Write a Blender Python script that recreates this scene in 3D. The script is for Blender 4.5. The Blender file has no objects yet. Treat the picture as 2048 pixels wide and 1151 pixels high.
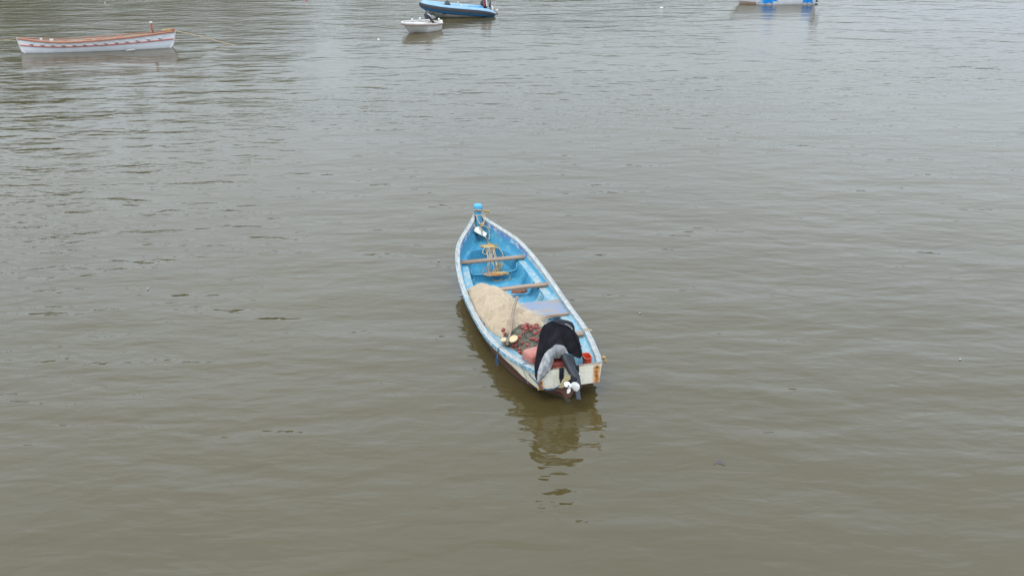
import bpy, math, random
import numpy as np
from mathutils import Vector, Matrix, noise
random.seed(7)
rad = math.radians
S = bpy.context.scene
C = S.collection

# ------------------------------------------------------------------ camera
FPX, PITCH, CAMH = 1975.0, rad(24.03), 8.0
cd = bpy.data.cameras.new('camera'); cam = bpy.data.objects.new('camera', cd); C.objects.link(cam)
cd.sensor_width = 36; cd.lens = FPX / 2048 * 36; cd.clip_start = .1; cd.clip_end = 3000
cam.location = (0, 0, CAMH); cam.rotation_euler = (math.pi / 2 - PITCH, 0, 0)
S.camera = cam
# ------------------------------------------------------------------ sky, sun, exposure (overcast)
CLOUD = 1.92                                  # zenith luminance of the cloud deck
SUN_EL, SUN_AZ = rad(58), rad(205)          # azimuth clockwise from +Y: behind the camera, a little left
w = bpy.data.worlds.new('World'); S.world = w; w.use_nodes = True
nt = w.node_tree; nt.nodes.clear()
out = nt.nodes.new('ShaderNodeOutputWorld'); bg = nt.nodes.new('ShaderNodeBackground')
sky = nt.nodes.new('ShaderNodeTexSky'); sky.sky_type = 'NISHITA'; sky.sun_disc = False
sky.sun_elevation = SUN_EL; sky.sun_rotation = SUN_AZ; sky.dust_density = 6; sky.air_density = 1.0; sky.ozone_density = 1
hs = nt.nodes.new('ShaderNodeHueSaturation'); hs.inputs['Saturation'].default_value = .22
nt.links.new(sky.outputs[0], hs.inputs['Color'])
# closed cloud deck in front of the clear sky: overcast luminance (brighter overhead), softly uneven
tcw = nt.nodes.new('ShaderNodeTexCoord'); sxw = nt.nodes.new('ShaderNodeSeparateXYZ'); nt.links.new(tcw.outputs['Generated'], sxw.inputs[0])
def wmath(op, a, b, cl=False):
    n = nt.nodes.new('ShaderNodeMath'); n.operation = op; n.use_clamp = cl
    for i, x in enumerate((a, b)):
        if isinstance(x, (int, float)): n.inputs[i].default_value = x
        else: nt.links.new(x, n.inputs[i])
    return n.outputs[0]
nzw = nt.nodes.new('ShaderNodeTexNoise'); nzw.inputs['Scale'].default_value = 2.2; nzw.inputs['Detail'].default_value = 4
nt.links.new(tcw.outputs['Generated'], nzw.inputs['Vector'])
lum = wmath('MULTIPLY_ADD', wmath('MAXIMUM', sxw.outputs[2], 0.0), .60); lum.node.inputs[2].default_value = .40
lum = wmath('MULTIPLY', lum, wmath('ADD', .80, wmath('MULTIPLY', nzw.outputs[0], .4)))
cl = nt.nodes.new('ShaderNodeVectorMath'); cl.operation = 'SCALE'; cl.inputs[0].default_value = tuple(CLOUD / .12 * c for c in (.865, 1.005, 1.15))
nt.links.new(lum, cl.inputs['Scale'])
mxw = nt.nodes.new('ShaderNodeMix'); mxw.data_type = 'RGBA'; mxw.inputs['Factor'].default_value = .85
nt.links.new(hs.outputs[0], mxw.inputs[6]); nt.links.new(cl.outputs[0], mxw.inputs[7])
nt.links.new(mxw.outputs[2], bg.inputs[0])
bg.inputs[1].default_value = .12
nt.links.new(bg.outputs[0], out.inputs[0])
sl = bpy.data.lights.new('sun', 'SUN'); sl.energy = .8; sl.angle = rad(25); sl.color = (1, .96, .9)
so = bpy.data.objects.new('sun', sl); C.objects.link(so)
sd = Vector((math.sin(SUN_AZ) * math.cos(SUN_EL), math.cos(SUN_AZ) * math.cos(SUN_EL), math.sin(SUN_EL)))
so.rotation_euler = sd.to_track_quat('Z', 'Y').to_euler(); so.location = sd * 60
vs = S.view_settings; vs.view_transform = 'Standard'; vs.look = 'None'; vs.gamma = 1; vs.use_curve_mapping = False
vs.exposure = .6

# ------------------------------------------------------------------ helpers: measuring
def ray(px, py):
    x = (px - 1024) / FPX; y = (py - 575.5) / FPX; c, s = math.cos(PITCH), math.sin(PITCH)
    return Vector((x, c - y * s, -s - y * c))
def atz(px, py, z=0.0):
    d = ray(px, py); t = (z - CAMH) / d.z
    return d * t + Vector((0, 0, CAMH))
ST = Vector((.886, 13.582)); ANG = rad(14.95)
AX = Vector((-math.sin(ANG), math.cos(ANG))); PN = Vector((-math.cos(ANG), -math.sin(ANG)))
def bl(p):
    q = Vector((p[0], p[1])) - ST
    return Vector((q.dot(AX), q.dot(PN), p[2]))
def bz(px, py, z): return bl(atz(px, py, z))
def bu(px, py, u):
    d = ray(px, py); t = (u + ST.dot(AX)) / Vector((d.x, d.y)).dot(AX)
    return bl(d * t + Vector((0, 0, CAMH)))
def Z1(x, y): return 860 + x / 5.115, 380 + y / 5.115
def Z2(x, y): return 880 + x / 4.426, 560 + y / 4.426
def Z3(x, y): return 980 + x / 6.77, 640 + y / 6.77
def interp(tab, x):
    return float(np.interp(x, [a for a, b in tab], [b for a, b in tab]))
def smooth_tab(tab, n=80):
    """Catmull-Rom resample of a table"""
    out = []
    for i in range(len(tab) - 1):
        p0 = tab[max(i - 1, 0)]; p1 = tab[i]; p2 = tab[i + 1]; p3 = tab[min(i + 2, len(tab) - 1)]
        m1 = (p2[1] - p0[1]) / max(p2[0] - p0[0], 1e-6); m2 = (p3[1] - p1[1]) / max(p3[0] - p1[0], 1e-6)
        h = p2[0] - p1[0]
        for k in range(8):
            s = k / 8
            out.append((p1[0] + s * h, (2*s**3-3*s**2+1)*p1[1] + (s**3-2*s**2+s)*h*m1 + (-2*s**3+3*s**2)*p2[1] + (s**3-s**2)*h*m2))
    out.append(tab[-1])
    return out
def crom(pts, n=6, closed=False):
    pts = [Vector(p) for p in pts]; r = []; N = len(pts)
    rng = range(N) if closed else range(N - 1)
    for i in rng:
        g = (lambda k: pts[k % N]) if closed else (lambda k: pts[min(max(k, 0), N - 1)])
        a, b, c, d = g(i - 1), g(i), g(i + 1), g(i + 2)
        for k in range(n):
            t = k / n
            r.append(.5 * ((2 * b) + (c - a) * t + (2 * a - 5 * b + 4 * c - d) * t * t + (3 * b - a - 3 * c + d) * t ** 3))
    if not closed: r.append(pts[-1])
    return r

# ------------------------------------------------------------------ helpers: mesh
class MB:
    def __init__(s): s.v = []; s.f = []; s.m = []
    def add(s, vs, fs, mi=0):
        o = len(s.v); s.v += [tuple(p) for p in vs]
        for f in fs: s.f.append(tuple(i + o for i in f)); s.m.append(mi)
        return s
    def grid(s, rows, mi=0, closed=False, flip=False, mats=None):
        o = len(s.v); n = len(rows[0])
        for r in rows: s.v += [tuple(p) for p in r]
        for i in range(len(rows) - 1):
            for j in range(n if closed else n - 1):
                k = (j + 1) % n
                f = (o + i*n + j, o + i*n + k, o + (i+1)*n + k, o + (i+1)*n + j)
                s.f.append(f[::-1] if flip else f); s.m.append(mats(i, j) if mats else mi)
        return s
    def tube(s, pts, r, seg=6, mi=0, cap=True, flat=1.0):
        pts = [Vector(p) for p in pts]; n = len(pts); rows = []; up = Vector((0, 0, 1)); prev = None
        for i, p in enumerate(pts):
            t = (pts[min(i+1, n-1)] - pts[max(i-1, 0)])
            if t.length < 1e-9: t = Vector((1, 0, 0))
            t.normalize()
            if prev is None:
                a = t.cross(up)
                if a.length < .05: a = t.cross(Vector((1, 0, 0)))
                a.normalize()
            else:
                a = prev - t * prev.dot(t)
                a = a.normalized() if a.length > 1e-6 else prev
            prev = a; b = t.cross(a)
            rr = r[i] if hasattr(r, '__len__') else r
            rows.append([p + (a * math.cos(q) + b * math.sin(q) * flat) * rr for q in [2*math.pi*k/seg for k in range(seg)]])
        o = len(s.v); s.grid(rows, mi, closed=True)
        if cap:
            s.f.append(tuple(o + k for k in range(seg))[::-1]); s.m.append(mi)
            e = o + (n - 1) * seg; s.f.append(tuple(e + k for k in range(seg))); s.m.append(mi)
        return s
    def box(s, c, d, rz=0, bev=0, mi=0, M=None, taper=(1, 1)):
        x, y, z = d[0]/2, d[1]/2, d[2]/2; b = min(bev, x, y, z)
        R = M or Matrix.Rotation(rz, 3, 'Z'); c = Vector(c)
        if b <= 0:
            q = []
            for sz in (-1, 1):
                tx, ty = taper if sz > 0 else (1, 1)
                for sx, sy in ((-1, -1), (1, -1), (1, 1), (-1, 1)): q.append(c + R @ Vector((sx*x*tx, sy*y*ty, sz*z)))
            return s.add(q, [(3,2,1,0), (4,5,6,7), (0,1,5,4), (1,2,6,5), (2,3,7,6), (3,0,4,7)], mi)
        rows = []
        def ring(zz, ins, tx=1, ty=1):
            xx, yy = (x - ins) * tx, (y - ins) * ty; r = b * .9; pts = []
            for sx, sy, a0 in ((1, 1, 0), (-1, 1, 90), (-1, -1, 180), (1, -1, 270)):
                for k in range(4):
                    a = rad(a0 + k * 30); pts.append(c + R @ Vector((sx*(xx - r) + r*math.cos(a), sy*(yy - r) + r*math.sin(a), zz)))
            return pts
        for t in (0, .4, 1): rows.append(ring(-z + b * t, b * (1 - math.sqrt(max(0, 1 - (1 - t) ** 2)))))
        for t in (1, .4, 0): rows.append(ring(z - b * t, b * (1 - math.sqrt(max(0, 1 - (1 - t) ** 2))), *taper))
        o = len(s.v); s.grid(rows, mi, closed=True)
        n = 16; s.f.append(tuple(range(o, o + n))[::-1]); s.m.append(mi)
        e = o + 5 * n; s.f.append(tuple(range(e, e + n))); s.m.append(mi)
        return s
    def lathe(s, prof, c=(0, 0, 0), axis=(0, 0, 1), seg=12, mi=0):
        q = Vector((0, 0, 1)).rotation_difference(Vector(axis).normalized()); c = Vector(c)
        rows = [[c + q @ Vector((r * math.cos(2*math.pi*k/seg), r * math.sin(2*math.pi*k/seg), z)) for k in range(seg)] for r, z in prof]
        return s.grid(rows, mi, closed=True)
    def prism(s, poly, off, mi=0):
        """closed polygon (3D points) extruded along vector off"""
        n = len(poly); off = Vector(off); a = [Vector(p) for p in poly]; b = [p + off for p in a]
        fs = [tuple(range(n))[::-1], tuple(range(n, 2*n))] + [(i, (i+1) % n, n + (i+1) % n, n + i) for i in range(n)]
        return s.add(a + b, fs, mi)
    def build(s, name, mats, parent=None, smooth=35):
        me = bpy.data.meshes.new(name); me.from_pydata(s.v, [], s.f); me.update()
        if not isinstance(mats, (list, tuple)): mats = [mats]
        for m in mats: me.materials.append(m)
        me.polygons.foreach_set('material_index', s.m)
        if smooth:
            me.polygons.foreach_set('use_smooth', [True] * len(me.polygons)); me.set_sharp_from_angle(angle=rad(smooth))
        me.update()
        o = bpy.data.objects.new(name, me); C.objects.link(o)
        if parent: o.parent = parent
        return o
def tag(o, label=None, cat=None, group=None, kind=None):
    if label: o['label'] = label
    if cat: o['category'] = cat
    if group: o['group'] = group
    if kind: o['kind'] = kind
    return o
def thing(name, label, cat, loc, rz=0, group=None):
    o = bpy.data.objects.new(name, None); C.objects.link(o); o.location = loc; o.rotation_euler = (0, 0, rz); o.empty_display_size = .2
    return tag(o, label, cat, group)

# ------------------------------------------------------------------ helpers: materials
def new_mat(name):
    m = bpy.data.materials.new(name); m.use_nodes = True; return m, m.node_tree, m.node_tree.nodes['Principled BSDF']
def N(t, typ, **k):
    n = t.nodes.new(typ)
    for a, b in k.items(): setattr(n, a, b)
    return n
def noise_n(t, scale, detail=4, rough=.6, stretch=None, dist=0, coord='Object'):
    tc = N(t, 'ShaderNodeTexCoord'); mp = N(t, 'ShaderNodeMapping'); no = N(t, 'ShaderNodeTexNoise')
    t.links.new(tc.outputs[coord], mp.inputs[0]); t.links.new(mp.outputs[0], no.inputs['Vector'])
    if stretch: mp.inputs['Scale'].default_value = stretch
    no.inputs['Scale'].default_value = scale; no.inputs['Detail'].default_value = detail
    no.inputs['Roughness'].default_value = rough; no.inputs['Distortion'].default_value = dist
    return no
def ramp(t, src, a, b, inv=False):
    r = N(t, 'ShaderNodeMapRange'); r.inputs[1].default_value = a; r.inputs[2].default_value = b
    if inv: r.inputs[3].default_value = 1; r.inputs[4].default_value = 0
    t.links.new(src, r.inputs[0]); return r.outputs[0]
def mixc(t, fac, a, b):
    x = N(t, 'ShaderNodeMix', data_type='RGBA')
    t.links.new(fac, x.inputs['Factor'])
    for s_, v in ((6, a), (7, b)):
        if isinstance(v, (tuple, list)): x.inputs[s_].default_value = (*v, 1)
        else: t.links.new(v, x.inputs[s_])
    return x.outputs[2]
def mat(name, col, rough=.6, col2=None, scale=4, lo=.4, hi=.65, extra=(), bump=0, bscale=40, spec=.4, metal=0, stretch=None, sheen=0):
    m, t, p = new_mat(name)
    p.inputs['Roughness'].default_value = rough; p.inputs['Specular IOR Level'].default_value = spec; p.inputs['Metallic'].default_value = metal
    if col2 is None: col2 = tuple(c * .75 for c in col)
    c = mixc(t, ramp(t, noise_n(t, scale, stretch=stretch).outputs[0], lo, hi), col, col2)
    for (cc, sc, l, h, st) in extra:
        c = mixc(t, ramp(t, noise_n(t, sc, 5, .65, st).outputs[0], l, h), c, cc)
    t.links.new(c, p.inputs['Base Color'])
    if sheen: p.inputs['Sheen Weight'].default_value = sheen
    if bump:
        b = N(t, 'ShaderNodeBump'); b.inputs['Strength'].default_value = 1; b.inputs['Distance'].default_value = bump
        t.links.new(noise_n(t, bscale, 4, .6, stretch).outputs[0], b.inputs['Height']); t.links.new(b.outputs[0], p.inputs['Normal'])
    return m

M = {}
M['cream'] = mat('cream_paint', (.66, .61, .48), .5, (.55, .49, .37), 3, .35, .75, [((.30, .23, .15), 7, .66, .80, (1, 1, .4)), ((.72, .70, .62), 12, .6, .75, None)], bump=.002, bscale=30)
M['brown'] = mat('brown_bottom_paint', (.125, .055, .040), .55, (.09, .042, .031), 5, .35, .7, [((.13, .085, .06), 14, .60, .8, (.5, 1, 2)), ((.045, .04, .018), 3, .55, .8, (1, 1, 3))], bump=.003, bscale=25)
def wet_band(m):
    t = m.node_tree; p = t.nodes['Principled BSDF']; src = p.inputs['Base Color'].links[0].from_socket
    tc = N(t, 'ShaderNodeTexCoord'); sx = N(t, 'ShaderNodeSeparateXYZ'); t.links.new(tc.outputs['Object'], sx.inputs[0])
    ad = N(t, 'ShaderNodeMath', operation='MULTIPLY_ADD'); t.links.new(noise_n(t, 9, 4, .6).outputs[0], ad.inputs[0]); ad.inputs[1].default_value = -.06; t.links.new(sx.outputs[2], ad.inputs[2])
    f = ramp(t, ad.outputs[0], .0, .022, True)
    t.links.new(mixc(t, f, src, (.028, .030, .014)), p.inputs['Base Color'])
wet_band(M['brown'])
M['rail'] = mat('worn_rail_paint', (.335, .33, .31), .65, (.18, .265, .30), 11, .50, .64, [((.20, .175, .15), 24, .52, .62, (.12, 2.2, 1)), ((.40, .39, .375), 30, .54, .66, (.3, 1, 1)), ((.15, .25, .32), 18, .62, .68, (.5, 1, 1))], bump=.003, bscale=40)
M['railside'] = mat('worn_rail_side_paint', (.085, .22, .32), .6, (.30, .37, .39), 14, .46, .56, [((.40, .37, .31), 22, .58, .66, (.4, 1, 1)), ((.06, .22, .38), 11, .62, .7, None)], bump=.003, bscale=40)
M['railin'] = mat('pale_worn_inner_paint', (.16, .30, .36), .6, (.31, .35, .35), 9, .42, .6, [((.45, .43, .38), 16, .58, .68, (.4, 1, 1)), ((.10, .28, .42), 12, .62, .7, None)], bump=.002, bscale=40)
M['ledge'] = mat('worn_lit_ledge_paint', (.12, .26, .33), .6, (.27, .32, .33), 7, .42, .6, [((.36, .33, .27), 10, .57, .68, (.4, 1, 1))], bump=.002, bscale=40)  # paler than the blue lining: light on the ledge put into the paint, plus wear
M['inwale'] = mat('worn_violet_paint', (.085, .17, .34), .6, (.32, .38, .45), 9, .5, .6, [((.36, .26, .24), 11, .60, .70, (.5, 1, 1)), ((.10, .36, .60), 5, .55, .65, None)], bump=.002, bscale=40)
M['liner'] = mat('blue_inner_paint', (.045, .232, .36), .5, (.032, .182, .305), 2.5, .35, .65, [((.12, .33, .43), 5, .52, .70, None), ((.16, .21, .21), 8, .58, .74, (.6, 1, 2)), ((.10, .10, .08), 13, .66, .78, None)], bump=.002, bscale=22)
M['lineraft'] = mat('pale_blue_inner_paint', (.10, .27, .36), .55, (.21, .33, .36), 3, .4, .65, [((.38, .37, .30), 7, .60, .74, (.5, 1, 1)), ((.05, .27, .50), 3, .60, .72, None)], bump=.002, bscale=22)
M['stemblue'] = mat('bright_blue_paint', (.055, .28, .46), .45, (.075, .32, .49), 6, .4, .6, [((.5, .58, .62), 14, .68, .76, None)])
M['wood'] = mat('weathered_wood', (.255, .18, .13), .75, (.17, .118, .085), 6, .4, .65, [((.34, .265, .20), 10, .55, .7, (1, .12, 1)), ((.11, .075, .055), 12, .62, .72, (1, .1, 1))], bump=.003, bscale=30, stretch=(1, .15, 1))
M['woodp'] = mat('worn_blue_board', (.165, .195, .26), .7, (.22, .19, .17), 5, .42, .62, [((.12, .19, .30), 7, .55, .68, None), ((.28, .24, .19), 12, .62, .72, (1, .3, 1))], bump=.002, bscale=30)
M['pole'] = mat('grey_pole_wood', (.255, .185, .135), .75, (.17, .125, .095), 10, .4, .65, bump=.003, bscale=30)
M['creamplastic'] = mat('cream_plastic', (.46, .36, .19), .5, (.40, .31, .17), 8)
M['net'] = mat('beige_net', (.53, .42, .295), .9, (.49, .385, .27), 5, .35, .65, [((.58, .46, .35), 9, .5, .7, None), ((.42, .315, .23), 30, .58, .72, None)], bump=.004, bscale=45, spec=.15, sheen=.2)
M['netfib'] = mat('beige_fibre', (.56, .45, .325), .85, (.50, .395, .28), 8, .4, .6, spec=.2)
M['gnet'] = mat('dark_net_core', (.04, .038, .028), .9, (.02, .02, .015), 20, .4, .6, bump=.01, bscale=50, spec=.2)
M['gfib'] = mat('grey_green_fibre', (.135, .125, .09), .8, (.07, .066, .05), 8, .4, .6, spec=.3)
M['gfib2'] = mat('pale_grey_green_fibre', (.19, .185, .14), .8, (.12, .115, .09), 8, .4, .6)
M['scrapm'] = mat('dull_white_scrap', (.34, .335, .31), .7, (.26, .25, .22), 30)
M['float'] = mat('red_float', (.24, .048, .036), .55, (.17, .038, .03), 25, .4, .65, [((.38, .16, .12), 40, .6, .75, None)])
M['pink'] = mat('faded_red_plastic', (.36, .15, .12), .5, (.33, .085, .055), 4, .4, .62, [((.48, .28, .23), 7, .58, .7, None)])
M['red'] = mat('red_plastic', (.52, .06, .025), .4, (.45, .05, .02), 6)
M['ltred'] = mat('sun_bleached_red_plastic', (.36, .085, .06), .5, (.3, .06, .045), 6)
M['black'] = mat('black_cover_cloth', (.009, .009, .012), .7, (.013, .012, .016), 3, .4, .65, [((.028, .028, .032), 14, .66, .8, None)], bump=.004, bscale=35, spec=.18)
M['silver'] = mat('silver_lining', (.34, .34, .345), .5, (.20, .20, .205), 9, .35, .65, bump=.006, bscale=22, spec=.45, metal=.3, stretch=(1, 1, .4))
M['motor'] = mat('dark_grey_metal', (.011, .013, .018), .45, (.018, .021, .028), 6, .4, .65, [((.05, .05, .05), 20, .66, .78, None)], spec=.32)
M['skeg'] = mat('blue_grey_metal', (.035, .042, .058), .4, (.05, .056, .07), 8, .4, .65)
M['prop'] = mat('white_prop_paint', (.60, .59, .565), .4, (.52, .51, .48), 10)
M['rust'] = mat('rust_bolt', (.14, .045, .02), .85, (.22, .08, .03), 30)
M['rope'] = mat('tan_rope', (.43, .33, .21), .85, (.34, .25, .15), 30, .4, .6)
M['ropey'] = mat('yellow_rope', (.42, .29, .11), .8, (.36, .24, .09), 30, .4, .6)
M['ropeo'] = mat('orange_rope', (.30, .11, .05), .8, (.36, .18, .07), 30, .4, .6)
M['ropeb'] = mat('blue_rope', (.03, .10, .16), .8, (.015, .065, .15), 30)
M['ropegrey'] = mat('grey_blue_rope', (.15, .20, .24), .8, (.10, .14, .18), 30)
M['foam'] = mat('white_foam', (.70, .67, .60), .8, (.55, .48, .38), 9, .5, .7)
M['darkedge'] = mat('dark_edge', (.05, .06, .07), .7)
M['white'] = mat('white_gelcoat', (.62, .63, .655), .35, (.56, .57, .60), 2)
M['whitew'] = mat('off_white_gelcoat', (.58, .555, .53), .4, (.50, .47, .44), 3, .45, .7)
M['orange'] = mat('varnished_orange_wood', (.26, .10, .06), .45, (.30, .125, .07), 5)  # muted: haze over the distant boat put into the colour
M['redline'] = mat('red_strake_paint', (.42, .10, .07), .5)
M['greyrope'] = mat('pale_lifeline', (.55, .55, .53), .8)
M['handle'] = mat('dark_wood_handle', (.16, .11, .08), .7)
M['inside'] = mat('varnished_inside', (.26, .21, .16), .6, (.20, .15, .11), 4)
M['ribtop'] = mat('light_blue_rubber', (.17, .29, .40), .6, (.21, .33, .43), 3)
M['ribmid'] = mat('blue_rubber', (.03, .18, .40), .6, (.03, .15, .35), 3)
M['ribblk'] = mat('black_rubber', (.035, .038, .045), .7)
M['algae'] = mat('grey_green_bottom', (.36, .36, .31), .6, (.12, .14, .08), 2, .4, .6, stretch=(1, 1, 3))
M['brownline'] = mat('brown_rub_rail', (.36, .25, .21), .6)
M['blueinkk'] = mat('bright_blue_graphic', (.01, .27, .74), .4, (.01, .25, .70), 4)
M['tan'] = mat('tan_bottom', (.36, .26, .20), .6)
M['grey'] = mat('grey_plastic', (.032, .036, .045), .5)
M['redgraphic'] = mat('red_graphic', (.40, .06, .06), .5)
M['clearline'] = mat('bright_metal', (.6, .6, .6), .3, metal=.8)

# transom: cream with rust running from the bolts
def transom_mat():
    m, t, p = new_mat('rusty_cream_transom'); p.inputs['Roughness'].default_value = .5
    c = mixc(t, ramp(t, noise_n(t, 3).outputs[0], .35, .7), (.70, .665, .56), (.62, .575, .46))
    c = mixc(t, ramp(t, noise_n(t, 15, 5, .7).outputs[0], .62, .74), c, (.34, .29, .22))
    c = mixc(t, ramp(t, noise_n(t, 6, 5, .65, (1, 2.5, .5)).outputs[0], .50, .72), c, (.50, .455, .36))
    tc = N(t, 'ShaderNodeTexCoord'); sx = N(t, 'ShaderNodeSeparateXYZ'); t.links.new(tc.outputs['Object'], sx.inputs[0])
    nz = noise_n(t, 16, 4, .6, (1, 2.0, .35))
    def band(v0, w_, z0, z1, str_):
        a = N(t, 'ShaderNodeMath', operation='SUBTRACT'); t.links.new(sx.outputs[1], a.inputs[0]); a.inputs[1].default_value = v0
        b = N(t, 'ShaderNodeMath', operation='ABSOLUTE'); t.links.new(a.outputs[0], b.inputs[0])
        wob = N(t, 'ShaderNodeMath', operation='MULTIPLY_ADD'); t.links.new(noise_n(t, 14, 4, .65, (1, 1, .8)).outputs[0], wob.inputs[0]); wob.inputs[1].default_value = .11; t.links.new(b.outputs[0], wob.inputs[2])
        g = ramp(t, wob.outputs[0], w_ + .05, w_ * .3 + .04)
        zz = ramp(t, sx.outputs[2], z1, z1 - .05); z2 = ramp(t, sx.outputs[2], z0, z0 + .05)
        mm = N(t, 'ShaderNodeMath', operation='MULTIPLY'); t.links.new(g, mm.inputs[0]); t.links.new(zz, mm.inputs[1])
        m2 = N(t, 'ShaderNodeMath', operation='MULTIPLY'); t.links.new(mm.outputs[0], m2.inputs[0]); t.links.new(z2, m2.inputs[1])
        ad = N(t, 'ShaderNodeMath', operation='MULTIPLY_ADD'); t.links.new(nz.outputs[0], ad.inputs[0]); ad.inputs[1].default_value = 1.6
        ad.inputs[2].default_value = -.8 + str_
        m3 = N(t, 'ShaderNodeMath', operation='MULTIPLY', use_clamp=True); t.links.new(m2.outputs[0], m3.inputs[0]); t.links.new(ad.outputs[0], m3.inputs[1])
        return m3.outputs[0]
    for (v0, w_, z0, z1) in ((-.455, .085, .20, .60), (.462, .07, .2, .46)):
        c = mixc(t, band(v0, w_, z0, z1, 1.25), c, (.50, .20, .03))
        c = mixc(t, band(v0 + .004, w_ * .55, z0, z1 - .02, .75), c, (.19, .055, .018))
    t.links.new(c, p.inputs['Base Color'])
    return m
M['transom'] = transom_mat()

# ------------------------------------------------------------------ water
def water_mat():
    m, t, p = new_mat('muddy_river_water')
    c = mixc(t, ramp(t, noise_n(t, .06, 3, .5).outputs[0], .35, .65), (.0595, .0438, .0150), (.053, .0400, .0156))
    t.links.new(c, p.inputs['Base Color'])
    p.inputs['Roughness'].default_value = .04; p.inputs['IOR'].default_value = 1.44; p.inputs['Specular IOR Level'].default_value = .5
    tc = N(t, 'ShaderNodeTexCoord')
    def layer(rot, sx, sy, scale, detail, rough, dist=0, loc=(0, 0, 0)):
        mp = N(t, 'ShaderNodeMapping'); mp.inputs['Rotation'].default_value = (0, 0, rad(rot)); mp.inputs['Scale'].default_value = (sx, sy, 1)
        mp.inputs['Location'].default_value = loc
        no = N(t, 'ShaderNodeTexNoise', noise_dimensions='2D'); no.inputs['Scale'].default_value = scale
        no.inputs['Detail'].default_value = detail; no.inputs['Roughness'].default_value = rough; no.inputs['Distortion'].default_value = dist
        t.links.new(tc.outputs['Object'], mp.inputs[0]); t.links.new(mp.outputs[0], no.inputs['Vector'])
        return no.outputs[0]
    def math_(op, a, b, cl=False):
        n = N(t, 'ShaderNodeMath', operation=op, use_clamp=cl)
        for i, x in enumerate((a, b)):
            if isinstance(x, (int, float)): n.inputs[i].default_value = x
            else: t.links.new(x, n.inputs[i])
        return n.outputs[0]
    # amplitude of the small ripples varies over the water: gusts and slicks
    patch = ramp(t, layer(-6, .35, 1, .10, 2, .5, .3, (3, 7, 0)), .36, .66)
    big = math_('MULTIPLY', layer(-8, .40, 1, .75, 2, .45, .2), .11)
    mid = math_('MULTIPLY', layer(-4, .40, 1, 2.5, 2, .42, .3), .044)
    mid2 = math_('MULTIPLY', layer(-16, .38, 1, 4.2, 2, .5, .2, (9, 2, 0)), .020)
    fine = math_('MULTIPLY', layer(4, .55, 1, 7.5, 2, .55, .4), .0085)
    # distance from the shore wall the camera stands on: open water is livelier
    sx = N(t, 'ShaderNodeSeparateXYZ'); t.links.new(tc.outputs['Object'], sx.inputs[0])
    far = ramp(t, sx.outputs[1], 13, 27)
    rg = N(t, 'ShaderNodeMapRange'); rg.inputs[1].default_value = 24; rg.inputs[2].default_value = 46; rg.inputs[3].default_value = .04; rg.inputs[4].default_value = .15
    t.links.new(sx.outputs[1], rg.inputs[0]); t.links.new(rg.outputs[0], p.inputs['Roughness'])
    # calm belt through the moorings
    calm = math_('ABSOLUTE', math_('SUBTRACT', math_('ADD', sx.outputs[1], math_('MULTIPLY', sx.outputs[0], -.35)), 43.5), 0)
    calm = math_('ADD', calm, math_('MULTIPLY', math_('SUBTRACT', layer(0, 1, 1, .12, 3, .6), .5), 14))
    belt = ramp(t, calm, 3.5, 7.5)
    k1 = math_('MULTIPLY', math_('ADD', .80, math_('MULTIPLY', far, -.33)), math_('ADD', .75, math_('MULTIPLY', belt, .25)))
    k2 = math_('MULTIPLY', math_('ADD', .35, math_('MULTIPLY', belt, .45)), math_('ADD', .45, math_('MULTIPLY', patch, 1.0)))
    h = math_('ADD', math_('MULTIPLY', big, math_('ADD', 1.0, math_('MULTIPLY', far, -.5))), math_('MULTIPLY', math_('ADD', mid, mid2), k1))
    h = math_('ADD', h, math_('MULTIPLY', fine, k2))
    b = N(t, 'ShaderNodeBump'); b.inputs['Strength'].default_value = 1; b.inputs['Distance'].default_value = 1
    t.links.new(h, b.inputs['Height']); t.links.new(b.outputs[0], p.inputs['Normal'])
    return m
wm = MB().add([(-500, -60, 0), (500, -60, 0), (500, 500, 0), (-500, 500, 0)], [(0, 1, 2, 3)]).build('water', water_mat(), smooth=0)
tag(wm, kind='structure')

# ------------------------------------------------------------------ far wooded bank (beyond the top of the frame; it shows in the water)
def bank():
    rng = random.Random(3)
    top = [(-260, 56), (-120, 55), (-75, 51), (-52, 44), (-46, 14), (-38, 13), (-33, 30), (-10, 24), (15, 22), (40, 19), (70, 15), (120, 14), (260, 14)]  # unseen treeline; the sharp dip is shaped to leave a paler reflection in the water
    hill = mat('hill_soil_and_scrub', (.06, .065, .03), .9, (.045, .055, .02), .2)
    leaf = mat('far_wood_foliage', (.045, .065, .022), .8, (.075, .085, .035), .3, .35, .65)
    rows = []
    for d, hf in ((0, -1), (0.5, .3), (14, .45), (30, .55), (60, .5), (200, .45)):
        rows.append([(x, 205 + d + 6 * noise.noise((x * .02, 0, 0)), (-1 if hf < 0 else interp(top, x) * hf + 2 * noise.noise((x * .05, d * .1, 3)))) for x in range(-260, 261, 6)])
    hl = MB().grid(rows).build('hills', hill); tag(hl, kind='structure')
    b = MB()
    for i in range(900):
        x = rng.uniform(-240, 240); d = rng.uniform(0, 40); hmax = interp(top, x)
        zc = hmax * (.3 + .62 * rng.random() * (d / 40) ** .5 + .05); r = rng.uniform(1.8, 4.2)
        zc = min(zc, hmax - r * .6)
        y = 204 + d
        for k in range(22):
            v = Vector((rng.gauss(0, 1), rng.gauss(0, 1), rng.gauss(0, 1))).normalized()
            c = Vector((x, y, zc)) + v * r * rng.uniform(.7, 1.05); c.z = max(c.z, .3)
            q = Vector((rng.gauss(0, 1), rng.gauss(0, 1), rng.gauss(0, 1))).normalized(); e1 = v.cross(q).normalized(); e2 = v.cross(e1)
            s_ = rng.uniform(.7, 1.4)
            b.add([c - e1 * s_, c + e2 * s_ * .8, c + e1 * s_, c - e2 * s_ * .8 + v * .4], [(0, 1, 2, 3)])
    tag(b.build('far_wood', leaf, smooth=0), kind='stuff')
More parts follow.
